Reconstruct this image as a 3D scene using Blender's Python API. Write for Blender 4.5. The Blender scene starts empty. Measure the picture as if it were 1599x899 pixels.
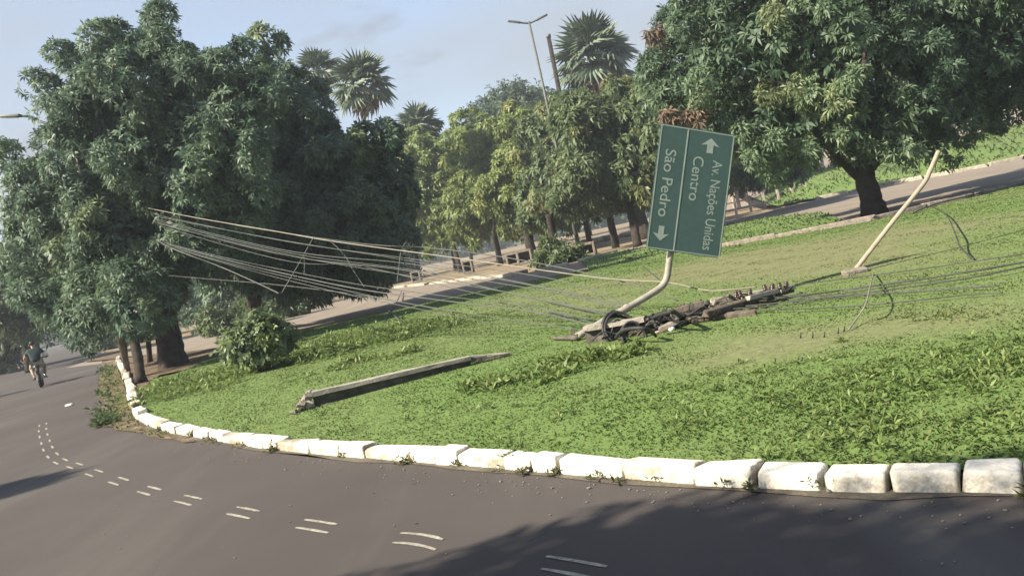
import bpy, bmesh, math, random
import numpy as np
from mathutils import Matrix, Vector

SC = bpy.context.scene
COL = SC.collection
PI = math.pi
R = math.radians

# ------------------------------------------------------------------ camera
cam = bpy.data.cameras.new('camera')
cam.sensor_width = 36.0
cam.lens = 36.0 * 1300.0 / 1599.0
cam.clip_start = 0.05
cam.clip_end = 6000.0
cam_o = bpy.data.objects.new('camera', cam)
COL.objects.link(cam_o)
pitch, roll = R(3.12), R(12.1)
fw = Vector((0, math.cos(pitch), -math.sin(pitch)))
up0 = Vector((0, math.sin(pitch), math.cos(pitch)))
rt0 = Vector((1, 0, 0))
rt = math.cos(roll) * rt0 - math.sin(roll) * up0
up = math.sin(roll) * rt0 + math.cos(roll) * up0
m = Matrix((rt, up, -fw)).transposed().to_4x4()
m.translation = Vector((0, 0, 1.6))
cam_o.matrix_world = m
SC.camera = cam_o

# ------------------------------------------------------------------ light
SUN_EL, SUN_DIR = R(36), Vector((-1.0, -0.40, 0)).normalized()
sun = bpy.data.lights.new('sun', 'SUN')
sun.energy = 5.0
sun.angle = R(0.55)
sun.color = (1.0, 0.885, 0.70)
sun_o = bpy.data.objects.new('sun', sun)
COL.objects.link(sun_o)
sv = SUN_DIR * math.cos(SUN_EL) + Vector((0, 0, math.sin(SUN_EL)))
sun_o.rotation_euler = sv.to_track_quat('Z', 'Y').to_euler()

w = bpy.data.worlds.new('World')
SC.world = w
w.use_nodes = True
nt = w.node_tree
nt.nodes.clear()
out = nt.nodes.new('ShaderNodeOutputWorld')
bg = nt.nodes.new('ShaderNodeBackground')
sky = nt.nodes.new('ShaderNodeTexSky')
sky.sky_type = 'NISHITA'
sky.sun_disc = False
sky.sun_elevation = SUN_EL
sky.sun_rotation = math.atan2(SUN_DIR.x, SUN_DIR.y)
sky.altitude = 50
sky.air_density = 1.0
sky.dust_density = 1.0
sky.ozone_density = 1.5
tc = nt.nodes.new('ShaderNodeTexCoord')
mp = nt.nodes.new('ShaderNodeMapping')
mp.inputs['Scale'].default_value = (1.0, 1.0, 3.0)
mp.inputs['Location'].default_value = (0.35, 0.1, 0.0)
nz = nt.nodes.new('ShaderNodeTexNoise')
nz.inputs['Scale'].default_value = 1.5
nz.inputs['Detail'].default_value = 3.0
nz.inputs['Roughness'].default_value = 0.5
cr = nt.nodes.new('ShaderNodeValToRGB')
cr.color_ramp.elements[0].position = 0.40
cr.color_ramp.elements[0].color = (0.38, 0.38, 0.38, 1)
cr.color_ramp.elements[1].position = 0.68
cr.color_ramp.elements[1].color = (0.9, 0.9, 0.9, 1)
mix = nt.nodes.new('ShaderNodeMix')
mix.data_type = 'RGBA'
mix.inputs['B'].default_value = (1.86, 2.00, 2.20, 1)      # thin high cloud veil
L = nt.links.new
L(tc.outputs['Generated'], mp.inputs['Vector'])
L(mp.outputs['Vector'], nz.inputs['Vector'])
L(nz.outputs['Fac'], cr.inputs['Fac'])
L(cr.outputs['Color'], mix.inputs['Factor'])
L(sky.outputs['Color'], mix.inputs['A'])
# a few small grey cloud scraps
nz2 = nt.nodes.new('ShaderNodeTexNoise')
nz2.inputs['Scale'].default_value = 6.0
nz2.inputs['Detail'].default_value = 4.0
mp2 = nt.nodes.new('ShaderNodeMapping')
mp2.inputs['Scale'].default_value = (1.0, 1.0, 3.4)
mp2.inputs['Location'].default_value = (0.0, 0.0, 0.0)
cr2 = nt.nodes.new('ShaderNodeValToRGB')
cr2.color_ramp.elements[0].position = 0.60
cr2.color_ramp.elements[0].color = (0, 0, 0, 1)
cr2.color_ramp.elements[1].position = 0.74
cr2.color_ramp.elements[1].color = (0.75, 0.75, 0.75, 1)
mix2 = nt.nodes.new('ShaderNodeMix')
mix2.data_type = 'RGBA'
mix2.inputs['B'].default_value = (1.45, 1.52, 1.6, 1)
L(tc.outputs['Generated'], mp2.inputs['Vector'])
L(mp2.outputs['Vector'], nz2.inputs['Vector'])
L(nz2.outputs['Fac'], cr2.inputs['Fac'])
L(cr2.outputs['Color'], mix2.inputs['Factor'])
L(mix.outputs['Result'], mix2.inputs['A'])
L(mix2.outputs['Result'], bg.inputs['Color'])
bg.inputs['Strength'].default_value = 0.1
L(bg.outputs['Background'], out.inputs['Surface'])

SC.view_settings.view_transform = 'Standard'
SC.view_settings.look = 'None'
SC.view_settings.gamma = 1.0
SC.view_settings.exposure = 1.55
SC.view_settings.use_curve_mapping = False
SC.cycles.max_bounces = 6
SC.cycles.transparent_max_bounces = 6
SC.cycles.volume_bounces = 0

# ------------------------------------------------------------------ materials
def mat(name, base, rough=0.8, spec=0.3, metal=0.0, var=0.0, scale=5.0, col2=None, bump=0.0, bscale=40.0,
        attr=False, translucent=0.0, sheen=0.0, fine=0.0):
    M = bpy.data.materials.new(name)
    M.use_nodes = True
    n, l = M.node_tree.nodes, M.node_tree.links.new
    p = n['Principled BSDF']
    p.inputs['Roughness'].default_value = rough
    p.inputs['Specular IOR Level'].default_value = spec
    p.inputs['Metallic'].default_value = metal
    tcn = n.new('ShaderNodeTexCoord')
    src = None
    if attr:
        a = n.new('ShaderNodeAttribute')
        a.attribute_name = 'Col'
        src = a.outputs['Color']
    elif col2 is not None:
        t = n.new('ShaderNodeTexNoise')
        t.inputs['Scale'].default_value = scale
        t.inputs['Detail'].default_value = 6
        t.inputs['Roughness'].default_value = 0.6
        l(tcn.outputs['Object'], t.inputs['Vector'])
        r = n.new('ShaderNodeValToRGB')
        r.color_ramp.elements[0].position = 0.35
        r.color_ramp.elements[1].position = 0.68
        r.color_ramp.elements[0].color = (*base, 1)
        r.color_ramp.elements[1].color = (*col2, 1)
        l(t.outputs['Fac'], r.inputs['Fac'])
        src = r.outputs['Color']
    else:
        c = n.new('ShaderNodeRGB')
        c.outputs[0].default_value = (*base, 1)
        src = c.outputs[0]
    if fine > 0:
        t = n.new('ShaderNodeTexNoise')
        t.inputs['Scale'].default_value = bscale
        t.inputs['Detail'].default_value = 8
        t.inputs['Roughness'].default_value = 0.7
        l(tcn.outputs['Object'], t.inputs['Vector'])
        mr = n.new('ShaderNodeMapRange')
        mr.inputs['From Min'].default_value = 0.3
        mr.inputs['From Max'].default_value = 0.7
        mr.inputs['To Min'].default_value = 1 - fine
        mr.inputs['To Max'].default_value = 1 + fine
        l(t.outputs['Fac'], mr.inputs['Value'])
        mm = n.new('ShaderNodeMix')
        mm.data_type = 'RGBA'
        mm.blend_type = 'MULTIPLY'
        mm.inputs['Factor'].default_value = 1.0
        cc = n.new('ShaderNodeCombineColor')
        for k in range(3):
            l(mr.outputs['Result'], cc.inputs[k])
        l(src, mm.inputs['A'])
        l(cc.outputs['Color'], mm.inputs['B'])
        src = mm.outputs['Result']
    l(src, p.inputs['Base Color'])
    if bump > 0:
        t2 = n.new('ShaderNodeTexNoise')
        t2.inputs['Scale'].default_value = bscale
        t2.inputs['Detail'].default_value = 6
        l(tcn.outputs['Object'], t2.inputs['Vector'])
        b = n.new('ShaderNodeBump')
        b.inputs['Strength'].default_value = bump
        b.inputs['Distance'].default_value = 0.02
        l(t2.outputs['Fac'], b.inputs['Height'])
        l(b.outputs['Normal'], p.inputs['Normal'])
    if translucent > 0:
        tr = n.new('ShaderNodeBsdfTranslucent')
        l(src, tr.inputs['Color'])
        ms = n.new('ShaderNodeMixShader')
        ms.inputs['Fac'].default_value = translucent
        l(p.outputs['BSDF'], ms.inputs[1])
        l(tr.outputs['BSDF'], ms.inputs[2])
        l(ms.outputs['Shader'], n['Material Output'].inputs['Surface'])
    return M

def asphalt(name, base, worn, stripe):
    """Old asphalt: broad worn patches, dusty streaks along the driving direction, fine stone speckle."""
    M = mat(name, base, rough=0.9, spec=0.25, col2=worn, scale=0.35, bump=0.14, bscale=170, fine=0.22)
    n, l = M.node_tree.nodes, M.node_tree.links.new
    p = n['Principled BSDF']
    old = p.inputs['Base Color'].links[0].from_socket
    tcn = n.new('ShaderNodeTexCoord')
    mpn = n.new('ShaderNodeMapping')
    mpn.inputs['Rotation'].default_value = (0, 0, R(-27))
    mpn.inputs['Scale'].default_value = (0.9, 0.12, 1)
    t = n.new('ShaderNodeTexNoise')
    t.inputs['Scale'].default_value = 1.0
    t.inputs['Detail'].default_value = 7
    t.inputs['Roughness'].default_value = 0.62
    l(tcn.outputs['Object'], mpn.inputs['Vector'])
    l(mpn.outputs['Vector'], t.inputs['Vector'])
    r = n.new('ShaderNodeValToRGB')
    r.color_ramp.elements[0].position = 0.50
    r.color_ramp.elements[1].position = 0.74
    r.color_ramp.elements[0].color = (0, 0, 0, 1)
    r.color_ramp.elements[1].color = (0.7, 0.7, 0.7, 1)
    l(t.outputs['Fac'], r.inputs['Fac'])
    mx = n.new('ShaderNodeMix')
    mx.data_type = 'RGBA'
    l(r.outputs['Color'], mx.inputs['Factor'])
    l(old, mx.inputs['A'])
    mx.inputs['B'].default_value = (*stripe, 1)
    l(mx.outputs['Result'], p.inputs['Base Color'])
    return M

M_ROAD = asphalt('asphalt', (0.048, 0.0425, 0.0405), (0.062, 0.055, 0.0525), (0.090, 0.084, 0.077))
M_FAR = asphalt('dusty_asphalt', (0.152, 0.128, 0.103), (0.192, 0.163, 0.133), (0.228, 0.199, 0.165))
M_DIRT = mat('dirt', (0.15, 0.115, 0.08), 0.95, 0.1, col2=(0.24, 0.20, 0.14), scale=0.6, fine=0.3, bscale=6, bump=0.4)
M_GUTTER = mat('gutter_dirt', (0.075, 0.066, 0.055), 0.95, 0.1, col2=(0.125, 0.112, 0.088), scale=4, fine=0.3, bscale=40, bump=0.4)
M_LITTER = mat('leaf_litter', (0.06, 0.045, 0.032), 0.95, 0.1, col2=(0.17, 0.13, 0.09), scale=3.5, fine=0.35, bscale=14, bump=0.8)
M_LAWN = mat('turf', (0.1, 0.14, 0.04), 0.95, 0.1, attr=True, fine=0.25, bscale=9, bump=0.6)
M_BLADE = mat('grass_blade', (0.1, 0.14, 0.04), 0.7, 0.15, attr=True, translucent=0.4)
M_LEAF = mat('leaf', (0.05, 0.08, 0.04), 0.52, 0.32, attr=True, translucent=0.38)
M_PALM = mat('palm_leaf', (0.095, 0.135, 0.092), 0.5, 0.3, col2=(0.135, 0.172, 0.122), scale=3, translucent=0.15)
M_DEADPALM = mat('dead_palm_leaf', (0.13, 0.10, 0.07), 0.8, 0.2, col2=(0.20, 0.15, 0.11), scale=3)
M_BARK = mat('bark', (0.022, 0.019, 0.016), 0.95, 0.1, col2=(0.052, 0.044, 0.037), scale=5, bump=0.8, bscale=18)
M_PALEBARK = mat('pale_bark', (0.14, 0.12, 0.10), 0.95, 0.1, col2=(0.22, 0.19, 0.16), scale=6, bump=0.6, bscale=20)
M_CONC = mat('concrete', (0.21, 0.19, 0.165), 0.9, 0.2, col2=(0.31, 0.285, 0.25), scale=7, fine=0.18, bscale=45, bump=0.5)
M_CONCD = mat('weathered_concrete', (0.12, 0.105, 0.09), 0.9, 0.2, col2=(0.24, 0.21, 0.18), scale=9, fine=0.2, bscale=40, bump=0.6)
M_DARKCONC = mat('dark_concrete', (0.060, 0.056, 0.046), 0.95, 0.1, col2=(0.13, 0.12, 0.098), scale=8, fine=0.2, bscale=40, bump=0.5)  # darker concrete; on the pole beams its tone stands in for shade
M_WALL = mat('plaster_wall', (0.34, 0.29, 0.26), 0.9, 0.15, col2=(0.42, 0.37, 0.335), scale=1.2, fine=0.08, bscale=20)
M_STEEL = mat('galvanised_steel', (0.20, 0.187, 0.162), 0.7, 0.3, metal=0.1, col2=(0.29, 0.268, 0.23), scale=9, fine=0.10, bscale=30)
M_CREAM = mat('cream_painted_steel', (0.22, 0.188, 0.145), 0.75, 0.2, col2=(0.30, 0.262, 0.205), scale=8, fine=0.1, bscale=25)
M_LAMP = mat('lamp_steel', (0.06, 0.07, 0.06), 0.6, 0.35, col2=(0.10, 0.105, 0.09), scale=6)
M_LAMPH = mat('lamp_head_paint', (0.10, 0.11, 0.11), 0.5, 0.4)
M_GREEN = mat('sign_green', (0.036, 0.072, 0.068), 0.55, 0.3, col2=(0.042, 0.080, 0.075), scale=3, fine=0.05, bscale=12)
M_SIGNW = mat('sign_white', (0.20, 0.25, 0.225), 0.6, 0.3, col2=(0.25, 0.295, 0.265), scale=12)
M_BACK = mat('sign_back', (0.25, 0.25, 0.25), 0.6, 0.4, metal=0.4)
M_BLACK = mat('black_rubber', (0.018, 0.019, 0.02), 0.65, 0.3, col2=(0.03, 0.03, 0.03), scale=10)
M_CABLE = mat('weathered_cable', (0.05, 0.056, 0.052), 0.6, 0.3, col2=(0.085, 0.092, 0.086), scale=4)
M_CABLED = mat('dark_cable', (0.026, 0.03, 0.026), 0.6, 0.35, col2=(0.05, 0.052, 0.045), scale=4)
M_CABLEP = mat('pale_cable', (0.15, 0.138, 0.115), 0.6, 0.3, col2=(0.21, 0.19, 0.155), scale=4)
M_WOOD = mat('grey_timber', (0.055, 0.046, 0.04), 0.95, 0.1, col2=(0.13, 0.11, 0.095), scale=10, bump=0.5, bscale=30)
M_INSUL = mat('glazed_ceramic', (0.045, 0.03, 0.025), 0.3, 0.5)
M_LINE = mat('worn_road_paint', (0.16, 0.15, 0.125), 0.85, 0.2, col2=(0.33, 0.315, 0.265), scale=14, fine=0.2, bscale=50)
M_FARKERB = mat('limewashed_stone', (0.20, 0.178, 0.145), 0.9, 0.15, col2=(0.34, 0.31, 0.26), scale=2.5, fine=0.2, bscale=9)
M_POST = mat('fence_post_concrete', (0.30, 0.25, 0.22), 0.9, 0.15, col2=(0.42, 0.36, 0.31), scale=4)
M_SKIN = mat('skin', (0.32, 0.19, 0.125), 0.6, 0.3)
M_SHIRT = mat('dark_shirt', (0.030, 0.048, 0.052), 0.9, 0.1, col2=(0.04, 0.062, 0.066), scale=9)
M_TROUS = mat('khaki_trousers', (0.27, 0.235, 0.18), 0.9, 0.1, col2=(0.33, 0.29, 0.23), scale=8)
M_HAIR = mat('black_hair', (0.015, 0.014, 0.013), 0.6, 0.3)
M_WHITE = mat('white_plastic', (0.72, 0.71, 0.68), 0.5, 0.4)
M_RED = mat('red_lens', (0.30, 0.02, 0.015), 0.3, 0.5)
M_BIKE = mat('motorcycle_paint', (0.02, 0.022, 0.025), 0.35, 0.5)
M_CHROME = mat('chrome', (0.5, 0.5, 0.5), 0.25, 0.5, metal=0.9)

def kerb_paint():
    M = mat('white_kerb_paint', (0.68, 0.645, 0.565), 0.85, 0.2, col2=(0.58, 0.54, 0.465), scale=4, fine=0.06, bscale=30, bump=0.5)
    n, l = M.node_tree.nodes, M.node_tree.links.new
    p = n['Principled BSDF']
    old = p.inputs['Base Color'].links[0].from_socket
    tcn = n.new('ShaderNodeTexCoord')
    t = n.new('ShaderNodeTexNoise')
    t.inputs['Scale'].default_value = 11
    t.inputs['Detail'].default_value = 9
    t.inputs['Roughness'].default_value = 0.72
    l(tcn.outputs['Object'], t.inputs['Vector'])
    oi = n.new('ShaderNodeAttribute')
    oi.attribute_name = 'Dirt'
    ad = n.new('ShaderNodeMath')
    ad.operation = 'ADD'
    l(t.outputs['Fac'], ad.inputs[0])
    l(oi.outputs['Fac'], ad.inputs[1])
    r = n.new('ShaderNodeValToRGB')
    r.color_ramp.elements[0].position = 0.62
    r.color_ramp.elements[1].position = 0.86
    r.color_ramp.elements[0].color = (0, 0, 0, 1)
    r.color_ramp.elements[1].color = (0.9, 0.9, 0.9, 1)
    l(ad.outputs[0], r.inputs['Fac'])
    mx = n.new('ShaderNodeMix')
    mx.data_type = 'RGBA'
    l(r.outputs['Color'], mx.inputs['Factor'])
    l(old, mx.inputs['A'])
    mx.inputs['B'].default_value = (0.20, 0.175, 0.13, 1)
    l(mx.outputs['Result'], p.inputs['Base Color'])
    return M
M_KERB = kerb_paint()

# ------------------------------------------------------------------ helpers
def tag(o, label=None, cat=None, group=None, kind=None):
    if label: o['label'] = label
    if cat: o['category'] = cat
    if group: o['group'] = group
    if kind: o['kind'] = kind
    return o

def empty(name, loc, label, cat, group=None, rot=None):
    o = bpy.data.objects.new(name, None)
    COL.objects.link(o)
    o.location = loc
    if rot: o.rotation_euler = rot
    return tag(o, label, cat, group)

def link(name, me, material=None, parent=None, smooth=True, local=None):
    """Link a mesh as one object. Coordinates are world ones unless local is set; a parent only shifts by its location."""
    if material is not None and not me.materials:
        me.materials.append(material)
    if smooth and me.polygons:
        me.polygons.foreach_set('use_smooth', [True] * len(me.polygons))
    o = bpy.data.objects.new(name, me)
    COL.objects.link(o)
    if parent is not None:
        o.parent = parent
        if not local:
            q = parent
            off = Vector((0, 0, 0))
            while q is not None:
                off += q.location
                q = q.parent
            o.location = -off
    return o

def mesh(name, V, F, colors=None):
    me = bpy.data.meshes.new(name)
    me.from_pydata([tuple(v) for v in V], [], F)
    if colors is not None:
        a = me.color_attributes.new('Col', 'FLOAT_COLOR', 'POINT')
        a.data.foreach_set('color', np.asarray(colors, dtype=np.float32).ravel())
    me.update()
    return me

def poly_np(name, V, k, colors=None):
    """Mesh of separate k-gons: V is (n*k, 3)."""
    V = np.asarray(V, dtype=np.float32)
    n = len(V) // k
    me = bpy.data.meshes.new(name)
    me.vertices.add(len(V))
    me.vertices.foreach_set('co', V.ravel())
    me.loops.add(len(V))
    me.loops.foreach_set('vertex_index', np.arange(len(V), dtype=np.int32))
    me.polygons.add(n)
    me.polygons.foreach_set('loop_start', np.arange(0, n * k, k, dtype=np.int32))
    me.polygons.foreach_set('loop_total', np.full(n, k, dtype=np.int32))
    if colors is not None:
        a = me.color_attributes.new('Col', 'FLOAT_COLOR', 'POINT')
        c = np.ones((len(V), 4), dtype=np.float32)
        c[:, :3] = colors
        a.data.foreach_set('color', c.ravel())
    me.update(calc_edges=True)
    return me

def smooth_path(P, n=6):
    P = [Vector(p) for p in P]
    if len(P) < 3:
        return P
    out = []
    for i in range(len(P) - 1):
        p0 = P[max(i - 1, 0)]; p1 = P[i]; p2 = P[i + 1]; p3 = P[min(i + 2, len(P) - 1)]
        for k in range(n):
            t = k / n
            out.append(0.5 * ((2 * p1) + (-p0 + p2) * t + (2 * p0 - 5 * p1 + 4 * p2 - p3) * t * t + (-p0 + 3 * p1 - 3 * p2 + p3) * t ** 3))
    out.append(P[-1])
    return out

def tube_data(P, rad, sides=8, cap=True, off=0, jitter=0.0, rng=None):
    P = [Vector(p) for p in P]
    if not hasattr(rad, '__len__'):
        rad = [rad] * len(P)
    V, F = [], []
    nrm = None
    for i, p in enumerate(P):
        t = (P[min(i + 1, len(P) - 1)] - P[max(i - 1, 0)])
        t = t.normalized() if t.length > 1e-9 else Vector((0, 0, 1))
        if nrm is None:
            nrm = t.orthogonal().normalized()
        else:
            nrm = (nrm - t * nrm.dot(t))
            nrm = nrm.normalized() if nrm.length > 1e-6 else t.orthogonal().normalized()
        b = t.cross(nrm)
        for k in range(sides):
            a = 2 * PI * k / sides
            r = rad[i] * (1 + (rng.uniform(-jitter, jitter) if rng else 0))
            V.append(p + nrm * (math.cos(a) * r) + b * (math.sin(a) * r))
    for i in range(len(P) - 1):
        for k in range(sides):
            a, c = i * sides + k, i * sides + (k + 1) % sides
            F.append((off + a, off + c, off + c + sides, off + a + sides))
    if cap:
        F.append(tuple(off + k for k in reversed(range(sides))))
        e = (len(P) - 1) * sides
        F.append(tuple(off + e + k for k in range(sides)))
    return V, F

def tube(name, P, rad, material, parent=None, sides=8, jitter=0.0, seed=0, local=None):
    V, F = tube_data(P, rad, sides, jitter=jitter, rng=random.Random(seed) if jitter else None)
    return link(name, mesh(name, V, F), material, parent, local=local)

def join_data(parts):
    V, F = [], []
    for v, f in parts:
        o = len(V)
        V += [tuple(p) for p in v]
        F += [tuple(i + o for i in q) for q in f]
    return V, F

def box_data(c, s, mtx=None):
    V = []
    for x in (-.5, .5):
        for y in (-.5, .5):
            for z in (-.5, .5):
                v = Vector((x * s[0], y * s[1], z * s[2]))
                if mtx is not None: v = mtx @ v
                V.append(v + Vector(c))
    F = [(0, 1, 3, 2), (4, 6, 7, 5), (0, 4, 5, 1), (2, 3, 7, 6), (0, 2, 6, 4), (1, 5, 7, 3)]
    return V, F

def bm_rock(size, seed, sub=2, rough=0.06, bev=0.25, taper=0.0):
    """A rounded irregular block: a bevelled, subdivided box with noise."""
    rng = random.Random(seed)
    b = bmesh.new()
    bmesh.ops.create_cube(b, size=1.0)
    for v in b.verts:
        v.co = Vector((v.co.x * size[0], v.co.y * size[1], v.co.z * size[2]))
        v.co += Vector([rng.uniform(-rough, rough) * s for s in size])
        if v.co.z > 0: v.co.y *= 1 - taper
    bmesh.ops.bevel(b, geom=list(b.edges), offset=min(size) * bev, segments=sub, affect='EDGES', profile=0.6)
    for v in b.verts:
        v.co += Vector([rng.uniform(-rough, rough) * 0.12 * min(size) for _ in range(3)])
    return b

def bm_obj(name, b, material, parent=None, local=True, smooth=True):
    me = bpy.data.meshes.new(name)
    b.to_mesh(me)
    b.free()
    return link(name, me, material, parent, smooth, local=local)

def sheet(name, pts, z, material, kind='structure', parent=None, colors=None):
    b = bmesh.new()
    vs = [b.verts.new((p[0], p[1], z)) for p in pts]
    f = b.faces.new(vs)
    if f.normal.z < 0: f.normal_flip()
    bmesh.ops.triangulate(b, faces=b.faces[:])
    o = bm_obj(name, b, material, parent, smooth=False)
    if parent is None: o['kind'] = kind
    return o

def in_poly(X, Y, poly):
    res = np.zeros(X.shape, bool)
    n = len(poly)
    j = n - 1
    for i in range(n):
        xi, yi = poly[i][:2]
        xj, yj = poly[j][:2]
        c = ((yi > Y) != (yj > Y)) & (X < (xj - xi) * (Y - yi) / (yj - yi + 1e-12) + xi)
        res ^= c
        j = i
    return res

def vnoise(X, Y, s, seed=0):
    """Smooth pseudo-noise 0..1 from rotated sines."""
    rng = np.random.RandomState(seed)
    t = np.zeros_like(X, dtype=float)
    for k in range(6):
        a = rng.uniform(0, 2 * PI)
        fr = s * rng.uniform(0.6, 1.9)
        t += np.sin((X * math.cos(a) + Y * math.sin(a)) * fr + rng.uniform(0, 6.28) + 0.8 * np.sin(X * fr * 0.7 + k))
    return 0.5 + t / 7.0

def copy_tree(o, parent=None):
    c = o.copy()
    COL.objects.link(c)
    if parent is not None: c.parent = parent
    for ch in list(o.children):
        copy_tree(ch, c)
    return c

# ------------------------------------------------------------------ leaves and trees
def leaf_quads(P, A, n, Ln, Wd, rng, spread=(0.7, 1.7), droop=0.25, lj=0.3):
    """n leaves round every point P with axis A. Returns (m*4,3) verts and the index of the source point of every leaf."""
    N = len(P)
    A = A / (np.linalg.norm(A, axis=1, keepdims=True) + 1e-9)
    ref = np.where(np.abs(A[:, 2:3]) < 0.9, np.array([[0, 0, 1.0]]), np.array([[1.0, 0, 0]]))
    U = np.cross(A, ref); U /= np.linalg.norm(U, axis=1, keepdims=True) + 1e-9
    W = np.cross(A, U)
    idx = np.repeat(np.arange(N), n)
    k = np.tile(np.arange(n), N)
    ph = k * 2.39996 + rng.uniform(0, 6.28, N)[idx] + rng.uniform(-.3, .3, N * n)
    th = rng.uniform(spread[0], spread[1], N * n)
    d = np.cos(th)[:, None] * A[idx] + np.sin(th)[:, None] * (np.cos(ph)[:, None] * U[idx] + np.sin(ph)[:, None] * W[idx])
    d[:, 2] -= droop
    d /= np.linalg.norm(d, axis=1, keepdims=True) + 1e-9
    s = np.cross(d, A[idx] + rng.uniform(-.35, .35, (N * n, 3)))
    s /= np.linalg.norm(s, axis=1, keepdims=True) + 1e-9
    l = Ln * rng.uniform(1 - lj, 1 + lj, N * n)[:, None]
    wd = Wd * rng.uniform(.8, 1.2, N * n)[:, None]
    up_ = np.cross(s, d)
    b = P[idx] + d * l * 0.08
    mid = b + d * l * 0.5 + up_ * l * 0.06
    tip = b + d * l - np.array([[0, 0, 1.0]]) * l * droop * 0.5
    V = np.stack([b, mid + s * wd * .5, tip, mid - s * wd * .5], axis=1).reshape(-1, 3)
    return V, idx

def lobes_points(lobes, n, rng, inner=0.0, cluster=10, sig=0.2, gap=0.0, pom=0.0):
    Lb = np.array(lobes, dtype=float)
    r = Lb[:, 3]
    pw = r ** 1.5 / np.sum(r ** 1.5)
    nc = max(1, n // cluster)
    ci = rng.choice(len(Lb), nc, p=pw)
    d = rng.normal(size=(nc, 3)); d /= np.linalg.norm(d, axis=1, keepdims=True)
    rad = rng.uniform(0.80 - inner, 1.04, nc) * r[ci]
    C = Lb[ci, :3] + d * rad[:, None]
    # drop the clumps that are buried in another lobe
    keep = np.ones(nc, bool)
    for q in Lb:
        dd = np.linalg.norm(C - q[:3], axis=1)
        keep &= dd > q[3] * (0.62 - inner)
    C, d = C[keep], d[keep]
    if gap > 0:
        g = vnoise(C[:, 0] * 1.0 + C[:, 2], C[:, 1] + C[:, 2] * .8, 1.6, 5)
        k2 = g > gap
        C, d = C[k2], d[k2]
    m_ = len(C)
    rep = np.repeat(np.arange(m_), cluster)
    if pom > 0:
        # every clump is a rounded bunch of its own: leaves sit on its outer and upper side
        e = rng.normal(size=(m_ * cluster, 3)) + d[rep] * .9 + np.array([[0, 0, .55]])
        e /= np.linalg.norm(e, axis=1, keepdims=True)
        pr_ = pom * rng.uniform(.65, 1.35, m_)[rep] * rng.uniform(.75, 1.05, m_ * cluster)
        P = C[rep] + e * pr_[:, None] * np.array([[1, 1, 1.15]])
        A = e + rng.normal(size=(m_ * cluster, 3)) * .22
    else:
        P = C[rep] + rng.normal(size=(m_ * cluster, 3)) * sig
        A = d[rep] * 0.9 + rng.normal(size=(m_ * cluster, 3)) * 0.35 + np.array([[0, 0, 0.45]])
    return P, A, rep, m_

def crown_mesh(name, lobes, n_ros, leaves, Ln, Wd, pal, seed, cluster=10, sig=0.22, gap=0.0, fill=0.25, droop=0.3, zmin=None,
               bright=None, pom=0.0):
    rng = np.random.RandomState(seed)
    P, A, rep, m_ = lobes_points(lobes, n_ros, rng, 0.0, cluster, sig, gap, pom)
    if zmin is not None:
        P[:, 2] = np.maximum(P[:, 2], zmin + rng.uniform(0, .3, len(P)))
    V, idx = leaf_quads(P, A, leaves, Ln, Wd, rng, droop=droop)
    pal = np.array(pal)
    # palette: dark, mid, fresh; fresh growth sits in whole sprays
    t = vnoise(P[:, 0] + P[:, 2] * .7, P[:, 1] + P[:, 2] * .5, 0.9, seed)
    sp = rng.uniform(0, 1, m_)[rep]
    wgt = np.clip(0.30 + 0.5 * t + 0.55 * (sp - .5), 0, 1)
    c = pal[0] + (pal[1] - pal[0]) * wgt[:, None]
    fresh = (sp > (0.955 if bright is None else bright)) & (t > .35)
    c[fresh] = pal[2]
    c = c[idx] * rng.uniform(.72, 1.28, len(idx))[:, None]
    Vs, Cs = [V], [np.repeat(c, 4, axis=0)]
    # the inside of the crown: bigger, sparser leaves that close the view through
    nf = int(n_ros * fill)
    if nf:
        Lb = np.array(lobes, dtype=float)
        ci = rng.choice(len(Lb), nf, p=Lb[:, 3] ** 3 / np.sum(Lb[:, 3] ** 3))
        d = rng.normal(size=(nf, 3)); d /= np.linalg.norm(d, axis=1, keepdims=True)
        P2 = Lb[ci, :3] + d * (rng.uniform(0.1, 0.8, nf) * Lb[ci, 3])[:, None]
        if zmin is not None: P2[:, 2] = np.maximum(P2[:, 2], zmin + .1)
        V2, i2 = leaf_quads(P2, d + np.array([[0, 0, .3]]), 7, Ln * 1.25, Wd * 1.7, rng, droop=droop)
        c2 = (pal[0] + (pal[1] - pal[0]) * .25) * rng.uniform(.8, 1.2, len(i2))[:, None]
        Vs.append(V2); Cs.append(np.repeat(c2, 4, axis=0))
    return poly_np(name, np.concatenate(Vs), 4, np.concatenate(Cs))

MANGO = [(0.062, 0.110, 0.078), (0.140, 0.205, 0.126), (0.140, 0.190, 0.098)]
MANGO_R = [(0.054, 0.098, 0.064), (0.142, 0.206, 0.112), (0.165, 0.205, 0.105)]
OLIVE = [(0.115, 0.162, 0.052), (0.198, 0.250, 0.088), (0.20, 0.225, 0.082)]
GREENS = [(0.066, 0.104, 0.050), (0.130, 0.170, 0.076), (0.150, 0.170, 0.070)]
DULL = [(0.044, 0.078, 0.050), (0.090, 0.126, 0.074), (0.12, 0.14, 0.07)]
PALE = [(0.065, 0.100, 0.050), (0.105, 0.140, 0.070), (0.15, 0.17, 0.08)]

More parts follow.
